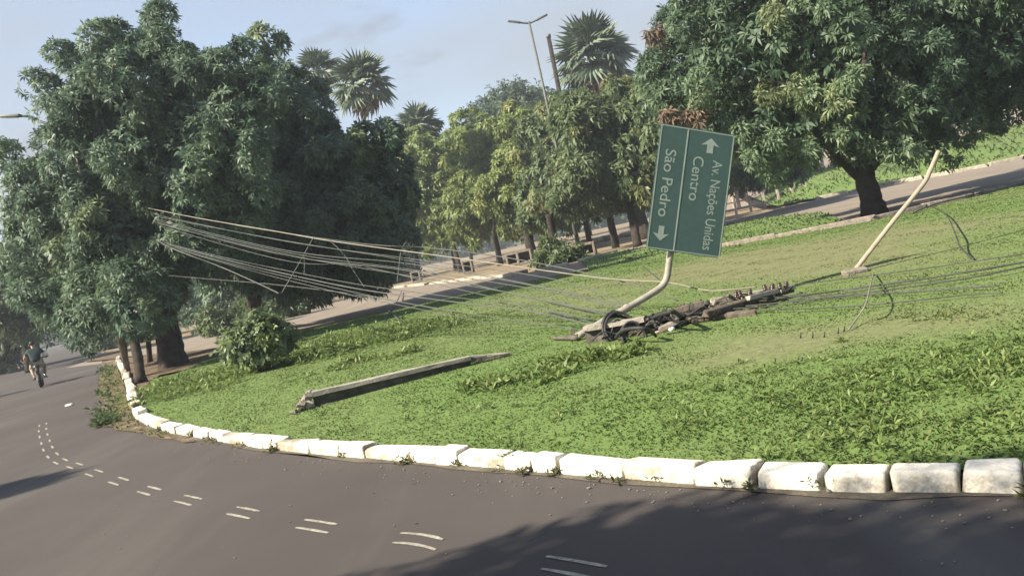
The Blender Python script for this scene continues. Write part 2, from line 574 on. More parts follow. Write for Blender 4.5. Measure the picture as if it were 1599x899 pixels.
def tree(name, base, trunk_pts, trunk_r, limbs, lobes, n_ros, leaves, Ln, Wd, pal, seed, label, cat='tree', group=None,
         flare=0.0, cluster=10, sig=0.22, gap=0.0, fill=0.25, droop=0.3, bark=None, zmin=None, bright=None, sides=12, pom=0.0):
    bark = bark or M_BARK
    t = empty(name, base, label, cat, group)
    P = smooth_path(trunk_pts, 5)
    rr = []
    for i in range(len(P)):
        f = i / (len(P) - 1)
        r_ = trunk_r[0] + (trunk_r[1] - trunk_r[0]) * f
        if flare: r_ *= 1 + flare * math.exp(-f * 9)
        rr.append(r_)
    tube('trunk', P, rr, bark, t, sides, jitter=0.10, seed=seed)
    for i, (pts, r0, r1) in enumerate(limbs):
        q = smooth_path(pts, 4)
        tube('limb', q, [r0 + (r1 - r0) * k / (len(q) - 1) for k in range(len(q))], bark, t, 7, jitter=0.08, seed=seed + i)
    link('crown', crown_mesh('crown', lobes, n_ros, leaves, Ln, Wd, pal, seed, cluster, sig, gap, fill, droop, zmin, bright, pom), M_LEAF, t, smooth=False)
    return t

def auto_limbs(top, lobes, k, r0, r1, seed):
    """Limbs that leave the trunk top and rise into k of the crown's lobes."""
    rng = random.Random(seed)
    big = sorted(lobes, key=lambda q: -q[3])[:max(k * 3, k)]
    pick = rng.sample(big, min(k, len(big)))
    out_ = []
    for q in pick:
        a = Vector(top); b = Vector(q[:3])
        mid = a.lerp(b, .5) + Vector((rng.uniform(-.3, .3), rng.uniform(-.3, .3), rng.uniform(0.0, .5)))
        out_.append(([a - Vector((0, 0, .15)), mid, b], r0 * rng.uniform(.7, 1.0), r1))
    return out_
from mathutils.geometry import delaunay_2d_cdt
# ------------------------------------------------------------------ the setting
sheet('ground', [(-3000, -600), (3000, -600), (3000, 3000), (-3000, 3000)], -0.03, M_DIRT)

KB = [(3.95, 2.30), (3.62, 2.54), (3.30, 2.78), (2.98, 3.02), (2.67, 3.25), (2.36, 3.47)] + [p[:2] for p in [
    (2.07, 3.68, 0), (1.87, 3.84, 0), (1.61, 4.02, 0), (1.36, 4.22, 0), (1.07, 4.48, 0), (0.80, 4.74, 0), (0.44, 5.13, 0), (0.03, 5.56, 0),
    (-0.15, 5.74, 0), (-0.34, 5.96, 0), (-0.69, 6.33, 0), (-0.89, 6.53, 0), (-1.12, 6.78, 0), (-1.59, 7.28, 0), (-1.88, 7.60, 0), (-2.25, 7.99, 0),
    (-2.73, 8.54, 0), (-2.94, 8.79, 0), (-3.30, 9.23, 0), (-3.72, 9.76, 0), (-4.04, 10.16, 0), (-4.45, 10.69, 0), (-4.89, 11.26, 0), (-5.40, 11.96, 0),
    (-5.95, 12.82, 0), (-6.60, 13.89, 0)]]

road_pts = [(9, -9), (-15, -9), (-15, 8), (-17, 16), (-23, 31), (-36.5, 58), (-70, 118), (-112, 194), (-95, 194), (-41.5, 82),
            (-20.5, 42), (-16.9, 34.8), (-10.6, 22.0), (-7.6, 16.0), (-6.7, 13.9)] + KB[::-1] + [(5.5, 0.6), (9, -3.5)]
road = sheet('road', road_pts, 0.0, M_ROAD)

# ---- lawn colours: living turf, with sun-dried patches that have a shape of their own
DRY = [((4.40, 17.83, 0.1), 4.6, 4.0, 1.15), ((5.64, 14.94, 0.1), 2.2, 3.4, 0.95), ((4.03, 7.20, 0.1), 0.8, 0.7, 1.0), ((1.45, 8.12, 0.1), 1.9, 0.9, 0.5),
       ((3.15, 8.03, 0.1), 1.6, 0.7, 0.55), ((1.84, 15.62, 0.1), 2.2, 1.6, 0.75), ((-0.73, 21.08, 0.1), 2.5, 2.5, 0.35), ((2.03, 7.48, 0.1), 1.6, 0.5, 0.45)]
LUSH = [((2.35, 4.81, 0.1), 1.1, 1.3), ((0.24, 9.40, 0.1), 0.9, 0.8), ((-4.36, 19.33, 0.1), 2.6, 2.2), ((-2.23, 17.95, 0.1), 2.4, 1.8), ((2.68, 5.83, 0.1), 1.3, 0.6)]

def dryness(X, Y):
    d = np.zeros_like(X, dtype=float)
    for c, rx, ry, a in DRY:
        d += a * np.exp(-(((X - c[0]) / rx) ** 2 + ((Y - c[1]) / ry) ** 2) ** 1.3)
    n1 = vnoise(X, Y, 0.9, 3)
    n2 = vnoise(X, Y, 3.2, 4)
    d = d * (0.35 + 0.75 * n1) + 0.25 * (n1 - .5) + 0.2 * (n2 - .5) + 0.12
    return np.clip(d, 0, 1)

def lush(X, Y):
    d = np.zeros_like(X, dtype=float)
    for c, rx, ry in LUSH:
        d += np.exp(-(((X - c[0]) / rx) ** 2 + ((Y - c[1]) / ry) ** 2) ** 1.5)
    return np.clip(d * (0.4 + 1.1 * vnoise(X, Y, 2.5, 8)), 0, 1)

GRN, DRYC, LSH = np.array((0.096, 0.150, 0.046)), np.array((0.134, 0.146, 0.072)), np.array((0.092, 0.150, 0.042))
def lawn_col(X, Y):
    d = dryness(X, Y)[:, None]
    u = lush(X, Y)[:, None]
    c = GRN * (1 - d) + DRYC * d
    return c * (1 - .45 * u) + LSH * .45 * u

def lawn_patch(name, poly, step, zf, kind='structure', material=None):
    P = np.array([p[:2] for p in poly], dtype=float)
    bnd = []
    for i in range(len(P)):
        a, b_ = P[i], P[(i + 1) % len(P)]
        k = max(1, int(np.linalg.norm(b_ - a) / (step * 1.5)))
        for j in range(k):
            bnd.append(a + (b_ - a) * j / k)
    bnd = np.array(bnd)
    x0, y0 = P.min(0); x1, y1 = P.max(0)
    rng = np.random.RandomState(11)
    gx, gy = np.meshgrid(np.arange(x0, x1, step), np.arange(y0, y1, step))
    X = (gx + rng.uniform(-.3, .3, gx.shape) * step).ravel()
    Y = (gy + rng.uniform(-.3, .3, gx.shape) * step).ravel()
    k = in_poly(X, Y, P)
    pts = np.concatenate([bnd, np.stack([X[k], Y[k]], 1)])
    n = len(bnd)
    r = delaunay_2d_cdt([Vector(p) for p in pts], [(i, (i + 1) % n) for i in range(n)], [], 1, 1e-4)
    vs = np.array([tuple(v) for v in r[0]])
    z = zf(vs[:, 0], vs[:, 1])
    c = np.ones((len(vs), 4))
    c[:, :3] = lawn_col(vs[:, 0], vs[:, 1])
    F = []
    for f in r[2]:
        a, b_, d = vs[f[0]], vs[f[1]], vs[f[2]]
        F.append(tuple(f) if (b_[0] - a[0]) * (d[1] - a[1]) - (b_[1] - a[1]) * (d[0] - a[0]) > 0 else tuple(reversed(f)))
    me = mesh(name, np.column_stack([vs, z]), F, c)
    o = link(name, me, material or M_LAWN)
    o['kind'] = kind
    return o

def inset(pts, d):
    o = []
    for i, p in enumerate(pts):
        a = Vector(pts[max(i - 1, 0)][:2]); b_ = Vector(pts[min(i + 1, len(pts) - 1)][:2])
        t = (b_ - a).normalized()
        o.append((p[0] + t.y * d, p[1] - t.x * d))
    return o

LAWN = inset(KB, 0.13) + [p[:2] for p in [(-6.67, 14.29, 0.1), (-8.70, 19.07, 0.1), (-9.52, 21.42, 0.1), (-8.88, 21.30, 0.1), (-8.99, 23.42, 0.1), (-10.10, 30.08, 0.1)]] + [
    (-9.3, 28.6), (-5.6, 29.3), (-1.0, 29.8), (2.4, 29.4), (5.6, 25.6), (10.0, 22.6), (13.5, 23.4), (19.3, 26.6), (30, 34), (30, 8), (9, 0.2)]
def zl(X, Y):
    best = np.full(X.shape, 1e9)
    for a, b_ in zip(KB[:-1], KB[1:]):
        d = np.array((b_[0] - a[0], b_[1] - a[1])); ln = np.dot(d, d)
        t = np.clip(((X - a[0]) * d[0] + (Y - a[1]) * d[1]) / ln, 0, 1)
        best = np.minimum(best, np.hypot(X - a[0] - t * d[0], Y - a[1] - t * d[1]))
    return 0.058 + 0.035 * np.clip(best / 2.2, 0, 1) + 0.02 * vnoise(X, Y, 0.7, 1)
lawn_patch('lawn', LAWN, 0.42, zl)

MED = [(3.74, 44.92, 0.03), (6.23, 38.72, 0.03), (7.92, 38.11, 0.03), (12.38, 45.46, 0.03), (13.81, 41.75, 0.03), (13.26, 34.17, 0.03), (10.04, 24.36, 0.03), (8.55, 23.22, 0.03), (7.35, 23.48, 0.03),
       (6.02, 22.68, 0.03), (4.75, 25.28, 0.03), (3.43, 22.20, 0.03), (2.71, 27.51, 0.03)]
lawn_patch('median_lawn', MED, 0.9, lambda X, Y: 0.05 + 0.03 * vnoise(X, Y, 0.5, 2))

# far road beyond the lawn, its kerb line and the bank that rises behind it
FARN = [(-24, 44), (-13.5, 33), (-9.3, 29.2), (-5.6, 29.9), (-1, 30.4), (2.4, 30.0), (5.9, 26.1), (10.2, 23.1), (13.5, 23.9), (19.3, 27.1), (30, 34.6), (60, 50)]
FARF = [(75, 55), (45, 51), (31.3, 49.3), (27.5, 50.5), (25.8, 55.9), (22, 57), (14.6, 54), (7.5, 43), (3.2, 38.5), (0.9, 37.7), (-1.4, 45.0),
        (-8.7, 64.3), (-14, 66), (-15.5, 56), (-19, 52), (-26, 55)]
sheet('far_road', FARN + FARF, 0.012, M_FAR)
sheet('dirt_path', [(-6.90, 14.46, 0.02), (-6.99, 15.01, 0.02), (-9.09, 20.00, 0.02), (-9.84, 22.53, 0.02), (-9.07, 22.39, 0.02), (-9.48, 25.51, 0.02), (-9.5, 28.8), (-13.5, 33), (-24, 46), (-27, 54), (-25, 53), (-19.0, 40.4), (-10.6, 22.4), (-7.9, 16.6)], 0.075, M_LITTER)
sheet('back_street', [(-20, 108), (10, 98), (34, 92), (60, 80), (140, 60), (140, 74), (60, 96), (34, 108), (10, 122), (-20, 150)], 0.0, M_FAR)

bank_line = [Vector(p) for p in [(20.0, 60.0), (24.5, 58.4), (26.1, 56.6), (28.0, 51.6), (31.5, 50.1), (45, 51.6), (75, 55.6)]]
def bank_d(X, Y):
    best = np.full(X.shape, 1e9)
    for a, b_ in zip(bank_line[:-1], bank_line[1:]):
        d = np.array(b_ - a); ln = np.dot(d, d)
        t = np.clip(((X - a[0]) * d[0] + (Y - a[1]) * d[1]) / ln, 0, 1)
        best = np.minimum(best, np.hypot(X - a[0] - t * d[0], Y - a[1] - t * d[1]))
    return best
BANK = [tuple(p) for p in bank_line] + [(80, 75), (30, 74), (22, 72)]
zb = lambda X, Y: 0.10 + 2.0 * np.clip(bank_d(X, Y) / 15.0, 0, 1) ** 0.8 * np.clip((X - 19.5) / 6, 0, 1)
lawn_patch('grass_bank', BANK, 1.6, zb)

# road verge with weeds on the left of the white kerb, and the dusty gutter along the stones
VR = [p[:2] for p in [(-4.33, 10.38, 0), (-5.26, 11.62, 0), (-6.23, 13.09, 0), (-7.21, 15.05, 0), (-9.87, 20.51, 0), (-15.67, 32.34, 0), (-25.04, 51.57, 0)]]
VL = smooth_path([(*p[:2], 0) for p in [(-30.53, 61.73, 0), (-23.17, 46.42, 0), (-17.81, 35.34, 0), (-14.21, 27.85, 0), (-10.88, 21.25, 0), (-9.35, 18.29, 0), (-8.55, 16.43, 0), (-7.77, 14.78, 0), (-6.90, 13.50, 0), (-6.07, 12.50, 0), (-5.22, 11.32, 0), (-4.25, 10.18, 0)]], 5)
rngv = random.Random(3)
VERGE = VR + [(p[0] + rngv.uniform(-.05, .05), p[1] + rngv.uniform(-.06, .06)) for p in VL]
lawn_patch('verge', VERGE, 0.6, lambda X, Y: 0.006 + 0.02 * vnoise(X, Y, 1.5, 2), material=M_LITTER)
k2 = inset(KB, -0.02)
rngg = random.Random(5)
gut = [(p[0], p[1]) for p in inset(KB, 0.05)] + [(p[0], p[1]) for p in [inset(KB, -0.05 - 0.03 * math.sin(i * 1.7) - 0.03 * rngg.random())[i] for i in range(len(KB))]][::-1]
sheet('gutter', gut, 0.005, M_GUTTER)

# ---- white painted kerb, stone by stone
def kerb(name, pts, label_parts, wid, hgt, seed, material, dirty=None, gap=0.014):
    rng = random.Random(seed)
    root = bpy.data.objects.new(name, None)
    COL.objects.link(root)
    root['kind'] = 'structure'
    for i in range(len(pts) - 1):
        a, b_ = Vector(pts[i]), Vector(pts[i + 1])
        d = b_ - a
        ln = d.length
        b = bm_rock((ln - gap, wid * rng.uniform(.94, 1.08), hgt * 1.5), seed * 100 + i, 3, 0.085, 0.17, 0.06)
        me = bpy.data.meshes.new('kerb_stone')
        b.to_mesh(me); b.free()
        at_ = me.attributes.new('Dirt', 'FLOAT', 'POINT')
        dd = (dirty[i] if dirty and i < len(dirty) else rng.uniform(-.04, .05))
        at_.data.foreach_set('value', [dd + 0.30 * max(0, (-v.co.z + 0.02) / hgt) ** 1.5 + 0.32 * (abs(v.co.x) * 2 / ln) ** 10 for v in me.vertices])
        o = link('kerb_stone', me, material, root, local=True)
        n = Vector((d.y, -d.x)).normalized()
        c = (a + b_) / 2 + n * (wid * .5)
        o.location = (c.x, c.y, hgt * 0.25 + rng.uniform(-.014, .010))
        o.rotation_euler = (rng.uniform(-.06, .06), rng.uniform(-.025, .025), math.atan2(d.y, d.x) + rng.uniform(-.03, .03))
    return root
dirt = [0.10] * 6 + [0.07, 0.09, 0.13, 0.03, .0, -.02] + [-.04] * 8
kerb('kerb', KB, None, 0.17, 0.102, 3, M_KERB, dirt)
LK = [Vector(p) for p in [(-7.2, 15.1), (-7.75, 16.1), (-8.5, 17.7), (-9.3, 19.4), (-10.1, 21.1), (-10.95, 22.8), (-12.4, 25.8), (-13.9, 28.9), (-15.6, 32.3), (-17.3, 35.8), (-19.4, 40.0)]]
kerb('side_kerb', LK, None, 0.2, 0.16, 9, M_KERB, [0.2, 0.06, .02, .0, 0, 0, 0, 0, 0, 0])
kerb('corner_kerb', [(-6.55, 13.75), (-6.78, 14.15), (-6.98, 14.55)], None, 0.2, 0.15, 14, M_KERB, [0.02, 0.12])
RF = [(44, 51.0), (40.5, 50.45), (37.5, 50.0), (34.4, 49.65), (31.4, 49.45), (29.4, 49.8), (27.6, 50.7), (27.0, 53.0), (25.9, 55.9), (24.3, 57.9), (22, 58.4)]
kerb('far_kerb', RF, None, 0.35, 0.22, 21, M_FARKERB, gap=0.1)
DK = [(-8.9, 64.4), (-7.0, 59.4), (-5.0, 54.2), (-3.2, 49.6), (-1.5, 45.2), (-0.4, 41.4), (0.9, 37.9), (3.0, 38.3), (5.2, 41.0)]
kerb('broken_kerb', DK, None, 0.45, 0.16, 31, M_FARKERB, gap=0.5)
LE = [(-20.5, 25.5), (-25, 34.8), (-30, 45), (-36.2, 57.4), (-43, 70), (-50, 82.5), (-60, 100), (-70.5, 118)]
LE2 = []
for a, b_ in zip(LE[:-1], LE[1:]):
    for k in range(4): LE2.append((a[0] + (b_[0] - a[0]) * k / 4, a[1] + (b_[1] - a[1]) * k / 4))
kerb('roadside_kerb', LE2[::-1], None, 0.25, 0.15, 41, M_CONCD, gap=0.03)
sheet('pavement', [(p[0] - .25, p[1]) for p in LE] + [(p[0] - 4.5, p[1] - 1.5) for p in LE][::-1], 0.1, M_DIRT)
# the lawn-side kerb of the far road on the right: a low weathered edge
FK = [(6.0, 25.9), (8.0, 24.4), (10.1, 22.9), (11.8, 23.2), (13.5, 23.6), (16.4, 25.2), (19.3, 26.8), (24, 29.9), (30, 33.9)]
kerb('lawn_edge', FK[::-1], None, 0.18, 0.2, 51, M_CONCD, gap=0.04)

# ---- road markings: paired short dashes down the middle of the road
dash = [(-0.84, 4.82, 0), (-1.63, 5.55, 0), (-2.38, 6.32, 0), (-3.13, 7.14, 0), (-3.80, 7.89, 0), (-4.49, 8.72, 0), (-5.17, 9.55, 0), (-5.84, 10.39, 0), (-6.37, 11.03, 0), (-6.88, 11.76, 0), (-7.44, 12.64, 0), (-7.97, 13.52, 0), (-8.56, 14.51, 0), (-9.13, 15.49, 0), (-9.67, 16.46, 0)]
dash = [(0.01, 3.94, 0)] + dash
for i, p in enumerate(dash):
    q0 = Vector(dash[max(i - 1, 0)][:2]); q1 = Vector(dash[min(i + 1, len(dash) - 1)][:2])
    t = (q1 - q0).normalized()
    n = Vector((-t.y, t.x))
    rng = random.Random(i)
    ln = 0.2 if i < 12 else 0.22
    for s, sh in ((-1, 0.04), (1, -0.04)):
        c = Vector(p[:2]) + n * s * 0.062 + t * sh
        b = bmesh.new()
        L_, R_ = [], []
        for k in range(7):
            f = -1 + 2 * k / 6
            wdt = 0.0145 * (1 - 0.35 * abs(f) ** 4) * rng.uniform(.85, 1.15)
            bend = 0.02 * f * f * (1 if i == 1 else 0.15)
            q = c + t * f * ln + n * bend
            L_.append(b.verts.new((*(q + n * wdt), 0.004)))
            R_.append(b.verts.new((*(q - n * wdt), 0.004)))
        for k in range(6):
            fc = b.faces.new((L_[k], R_[k], R_[k + 1], L_[k + 1]))
            if fc.normal.z < 0: fc.normal_flip()
        bm_obj('lane_dash', b, M_LINE, road, smooth=False)
# worn remains of an older painted line at the near edge
b = bmesh.new()
prev = None
for k in range(14):
    x, y = -4.05 + 0.055 * k, 5.55 - 0.016 * k + 0.01 * math.sin(k)
    a, c = b.verts.new((x, y + .02 + .008 * math.sin(k * 2.1), .004)), b.verts.new((x, y - .015 + .008 * math.sin(k * 1.3), .004))
    if prev:
        fc = b.faces.new((prev[1], c, a, prev[0]))
        if fc.normal.z < 0: fc.normal_flip()
    prev = (a, c)
bm_obj('paint_remnant', b, M_LINE, road, smooth=False)

# ---- grass blades and weeds
def blades(name, poly, n, seed, d0, d1, zf, h0=0.016, h1=0.034, dexp=1.25, ang=0.72, wmul=1.0):
    rng = np.random.RandomState(seed)
    e = 2 - dexp
    u = rng.uniform(0, 1, n)
    d = (d0 ** e + u * (d1 ** e - d0 ** e)) ** (1 / e)
    a = rng.uniform(-ang, ang, n)
    X, Y = d * np.sin(a), d * np.cos(a)
    k = in_poly(X, Y, [p[:2] for p in poly])
    X, Y = X[k], Y[k]
    dist = np.hypot(X, Y)
    n = len(X)
    u = lush(X, Y)
    dr = dryness(X, Y)
    tuft = np.clip(vnoise(X, Y, 6.0, 21) * 1.5 - .35, 0, 1.2)
    h = rng.uniform(h0, h1, n) * (0.5 + 0.3 * tuft + 0.3 * u - 0.3 * dr) * (1 + 0.012 * dist)
    wd = (0.0024 + 0.0007 * dist) * rng.uniform(.7, 1.3, n) * (1 + .4 * u) * wmul
    yaw = rng.uniform(0, 2 * PI, n)
    lean = rng.uniform(.45, 1.3, n)
    dirx, diry = np.cos(yaw), np.sin(yaw)
    yaw2 = yaw + PI / 2 + rng.uniform(-.5, .5, n)
    sx, sy = np.cos(yaw2) * wd, np.sin(yaw2) * wd
    z = zf(X, Y) - .004
    B = np.stack([X, Y, z], 1)
    S = np.stack([sx, sy, np.zeros(n)], 1)
    Mid = B + np.stack([dirx * lean * h * .4, diry * lean * h * .4, h * .62], 1)
    T = B + np.stack([dirx * lean * h * 1.1, diry * lean * h * 1.1, h * (1.05 - .3 * lean)], 1)
    V = np.stack([B - S, B + S, Mid + S * .75, T, Mid - S * .75], 1).reshape(-1, 3)
    c = lawn_col(X, Y) * rng.uniform(.86, 1.24, n)[:, None]
    yl = rng.uniform(0, 1, n) < 0.10 + .2 * dr
    c[yl] = c[yl] * .5 + np.array((.22, .20, .09)) * .5
    me = poly_np(name, V, 5, np.repeat(c, 5, axis=0))
    o = link(name, me, M_BLADE, smooth=False)
    return tag(o, None, None, None, 'stuff')

o = blades('grass', LAWN, 440000, 1, 2.6, 34, zl, ang=1.02)
tag(o, 'short green grass covering the lawn behind the white kerb', 'grass')
o = blades('bank_grass', BANK, 26000, 2, 48, 95, zb, 0.12, 0.28, 1.0, 0.75)
tag(o, 'rough green grass on the far bank beyond the road', 'grass')
o = blades('median_grass', MED, 16000, 3, 20, 50, lambda X, Y: 0.05 + 0 * X, 0.07, 0.16, 1.0, 0.6)
tag(o, 'bright grass strip behind the green road sign', 'grass')
o = blades('verge_grass', VERGE, 42000, 4, 12, 40, lambda X, Y: 0.015 + 0 * X, 0.03, 0.09, 1.0, 0.6)
tag(o, 'weedy grass creeping over the road edge left of the white kerb', 'grass')

def weeds(name, spots, Ln, Wd, leaves, pal, seed, z, up_=1.0):
    """Low broad-leaved weeds: spots are (x, y, spread, count, height)."""
    rng = np.random.RandomState(seed)
    Ps, Hs = [], []
    for x, y, s, c, h in spots:
        q = rng.normal(size=(c, 2)) * s * .5
        zz = z + np.abs(rng.normal(size=c)) * h * .6
        Ps.append(np.column_stack([x + q[:, 0], y + q[:, 1], zz]))
    P = np.concatenate(Ps)
    A = rng.normal(size=P.shape) * .35 + np.array([[0, 0, up_]])
    V, idx = leaf_quads(P, A, leaves, Ln, Wd, rng, spread=(.5, 1.45), droop=.15, lj=.4)
    pal = np.array(pal)
    t = rng.uniform(0, 1, len(P))
    c = pal[0] + (pal[1] - pal[0]) * t[:, None]
    c = c[idx] * rng.uniform(.75, 1.3, len(idx))[:, None]
    V[:, 2] = np.maximum(V[:, 2], z - .03)
    o = link(name, poly_np(name, V, 4, np.repeat(c, 4, axis=0)), M_LEAF, smooth=False)
    return tag(o, None, None, None, 'stuff')

WP = [(0.100, 0.148, 0.040), (0.150, 0.20, 0.066)]
rngw = random.Random(77)
sp = []
def scatter_px(cx, cy, rx, ry, n, s, c, h):
    for _ in range(n):
        a, r_ = rngw.uniform(0, 6.28), math.sqrt(rngw.random())
        sp.append((cx + rx * r_ * math.cos(a), cy + ry * r_ * math.sin(a), s, c, h))
for c, rx, ry, n, s, cnt, h in [((0.26, 9.14, 0.1), 0.95, 0.5, 22, .26, 13, .05), ((-4.56, 20.32, 0.1), 2.2, 1.6, 40, .45, 20, .14), ((-2.60, 18.68, 0.1), 1.9, 1.5, 34, .45, 18, .12),
                                ((-4.50, 17.39, 0.1), 1.5, 1.0, 14, .4, 14, .10), ((-6.68, 17.73, 0.1), 1.6, 1.5, 26, .4, 14, .10), ((-2.54, 14.41, 0.1), 1.4, .8, 12, .25, 9, .05), ((-6.37, 15.81, 0.1), 1.6, 1.0, 12, .3, 10, .06)]:
    scatter_px(c[0], c[1], rx, ry, n, s, cnt, h)
o = weeds('weeds', sp, 0.105, 0.038, 5, WP, 31, 0.09)
tag(o, 'leafy weeds spreading through the lawn round the shrub and fallen pole', 'weeds')
sp = []
for c, rx, ry, n in [((2.35, 4.81, 0.1), 1.0, 1.0, 34), ((1.71, 5.48, 0.1), 1.0, .9, 18), ((0.78, 6.46, 0.1), 1.3, 1.0, 12), ((2.75, 5.88, 0.1), 1.3, .7, 30), ((-0.47, 7.78, 0.1), 1.5, 1.0, 18), ((3.15, 5.77, 0.1), .8, .5, 22), ((2.92, 7.36, 0.1), 1.6, .6, 10), ((1.52, 6.73, 0.1), 1.3, .5, 14)]:
    scatter_px(c[0], c[1], rx, ry, n, .13, 5, .03)
o = weeds('clover', sp, 0.06, 0.016, 5, WP, 33, 0.09)
tag(o, 'small tufted weeds in the near lawn on the right', 'weeds')
sp = []
for i in range(len(KB) - 1):
    a, b_ = Vector(KB[i]), Vector(KB[i + 1])
    for _ in range(rngw.choice((0, 1, 1, 2))):
        p = a.lerp(b_, rngw.choice((0.02, 0.98, rngw.random())))
        n = Vector((b_.y - a.y, -(b_.x - a.x))).normalized()
        p = p - n * rngw.uniform(0.0, 0.08)
        sp.append((p.x, p.y, rngw.uniform(.02, .07), rngw.randint(3, 9), rngw.uniform(.015, .05)))
o = weeds('kerb_weeds', sp, 0.042, 0.016, 5, [(0.07, 0.085, 0.035), (0.13, 0.13, 0.06)], 35, 0.01)
tag(o, 'small dusty weeds growing along the foot of the white kerb', 'weeds')
rngk = np.random.RandomState(8)

# weeds on the verge
sp = []
for _ in range(70):
    t = rngw.random()
    i = rngw.randrange(len(VR) - 1)
    a, b_ = Vector(VR[i]), Vector(VR[i + 1])
    p = a.lerp(b_, t) + Vector((-rngw.uniform(.15, 1.0), -rngw.uniform(0.05, .5)))
    if in_poly(np.array([p.x]), np.array([p.y]), VERGE)[0]:
        sp.append((p.x, p.y, .25, 9, .09))
o = weeds('verge_weeds', sp, 0.12, 0.045, 5, [(0.05, 0.08, 0.035), (0.10, 0.14, 0.06)], 37, 0.02)
tag(o, 'taller leafy weeds on the verge left of the white kerb', 'weeds')
# grit and leaf scraps swept along the road edge
gr = []
for _ in range(300):
    i = rngw.randrange(6, len(KB) - 1)
    a, b_ = Vector(KB[i]), Vector(KB[i + 1])
    n = Vector((b_.y - a.y, -(b_.x - a.x))).normalized()
    d = .08 + abs(rngw.gauss(0, .22)) if rngw.random() < .8 else rngw.uniform(.2, 2.2)
    p = a.lerp(b_, rngw.random()) - n * d
    s_ = rngw.uniform(.0025, .007) * (1.6 if rngw.random() < .1 else 1)
    gr.append(box_data((p.x, p.y, .004 + s_ * .3), (s_ * rngw.uniform(1, 2.4), s_ * rngw.uniform(1, 1.8), s_ * .7), Matrix.Rotation(rngw.uniform(0, 3), 3, 'Z')))
V, F = join_data(gr)
tag(link('gravel', mesh('gravel', V, F), M_CONCD, smooth=False), 'loose grit swept along the road edge below the kerb', 'grit', kind='stuff')

# ------------------------------------------------------------------ trees
# big mango tree at the left corner of the lawn
LA = [(-8.47,25.30,10.23,0.16), (-9.31,27.81,11.07,0.17), (-8.30,24.98,9.46,0.27), (-9.27,27.82,10.36,0.30), 
    (-10.37,24.96,9.87,0.19), (-11.65,27.75,10.87,0.21), (-10.21,25.10,9.40,0.31), (-11.60,28.38,10.43,0.35), 
    (-9.67,24.82,9.61,0.19), (-10.89,27.96,10.72,0.22), (-11.55,25.17,9.57,0.19), (-12.87,28.00,10.48,0.22), 
    (-11.04,24.77,8.98,0.42), (-12.46,28.08,10.00,0.48), (-9.15,24.90,9.31,0.15), (-10.42,28.22,10.48,0.17), 
    (-8.86,25.03,9.06,0.27), (-9.98,27.98,9.97,0.30), (-8.02,25.06,8.84,0.31), (-8.95,28.15,9.86,0.35), 
    (-7.51,24.73,8.47,0.30), (-8.52,27.94,9.42,0.34), (-7.06,24.64,8.29,0.19), (-8.15,28.39,9.26,0.22), 
    (-12.37,25.00,8.67,0.23), (-13.78,27.98,9.60,0.26), (-11.43,24.39,8.27,0.34), (-13.25,28.21,9.31,0.39), 
    (-13.11,24.91,7.68,0.15), (-14.89,28.16,8.48,0.17), (-13.78,25.11,7.34,0.19), (-15.44,28.23,7.93,0.22), 
    (-9.96,24.30,8.03,0.97), (-11.72,28.32,9.13,1.13), (-8.62,24.77,7.89,1.07), (-10.10,28.69,8.84,1.24), 
    (-11.53,24.22,7.38,0.67), (-13.45,28.53,8.28,0.79), (-7.47,24.37,6.91,0.82), (-8.69,28.53,7.82,0.97), 
    (-6.35,25.42,8.76,0.16), (-6.91,27.73,9.36,0.17), (-6.24,25.32,8.16,0.23), (-7.00,28.05,8.99,0.26), 
    (-6.48,24.86,7.47,0.61), (-7.31,28.23,8.16,0.69), (-10.02,24.25,6.43,1.19), (-11.89,28.79,7.19,1.42), 
    (-8.31,24.30,5.66,1.23), (-9.80,28.76,6.31,1.46), (-11.50,24.15,5.88,0.85), (-13.69,28.92,6.79,1.02), 
    (-12.37,24.25,5.12,0.60), (-14.41,28.40,5.72,0.70), (-13.33,24.87,4.75,0.69), (-15.15,28.27,5.16,0.78), 
    (-12.46,24.49,3.94,0.87), (-14.53,28.53,4.30,1.01), (-10.84,24.48,4.28,1.28), (-12.58,28.35,4.61,1.48), 
    (-14.41,25.29,3.74,0.51), (-15.87,27.98,3.98,0.56), (-8.84,24.31,4.06,1.20), (-10.59,28.90,4.64,1.42), 
    (-11.04,24.49,2.65,0.68), (-12.71,28.13,2.83,0.78), (-12.26,24.48,2.64,0.60), (-14.18,28.23,2.79,0.69), 
    (-9.59,24.19,2.82,0.74), (-11.30,28.36,3.00,0.87), (-13.62,25.04,3.09,0.54), (-15.47,28.17,3.24,0.61), 
    (-14.18,24.94,4.44,0.27), (-15.74,27.77,4.72,0.30), (-6.72,24.34,5.90,0.79), (-7.89,28.44,6.61,0.92), 
    (-6.95,24.75,4.49,0.99), (-7.97,28.57,4.93,1.14), (-8.18,24.83,2.89,0.69), (-9.24,28.29,3.14,0.78), 
    (-12.36,25.07,1.96,0.23), (-13.66,27.82,2.00,0.26), (-13.10,25.29,1.99,0.16), (-14.30,27.66,2.04,0.17), 
    (-13.55,25.34,2.27,0.19), (-14.99,27.84,2.34,0.21), (-12.86,24.46,6.14,0.41), (-14.84,28.43,6.91,0.48), 
    (-13.35,24.48,5.61,0.30), (-15.61,28.50,6.19,0.35), ]
LA = [q for q in LA if q[2] - q[3] > 1.5] + [(-9.95, 21.90, 2.05) + (.5,), (-12.54, 23.70, 2.43) + (.5,), (-11.77, 23.50, 2.14) + (.5,), (-13.41, 24.00, 2.63) + (.45,), (-11.29, 23.40, 2.41) + (.55,), (-12.04, 23.20, 1.91) + (.35,), (-10.55, 22.10, 1.96) + (.4,), (-9.57, 22.20, 2.16) + (.5,), (-10.27, 22.20, 2.38) + (.5,)]
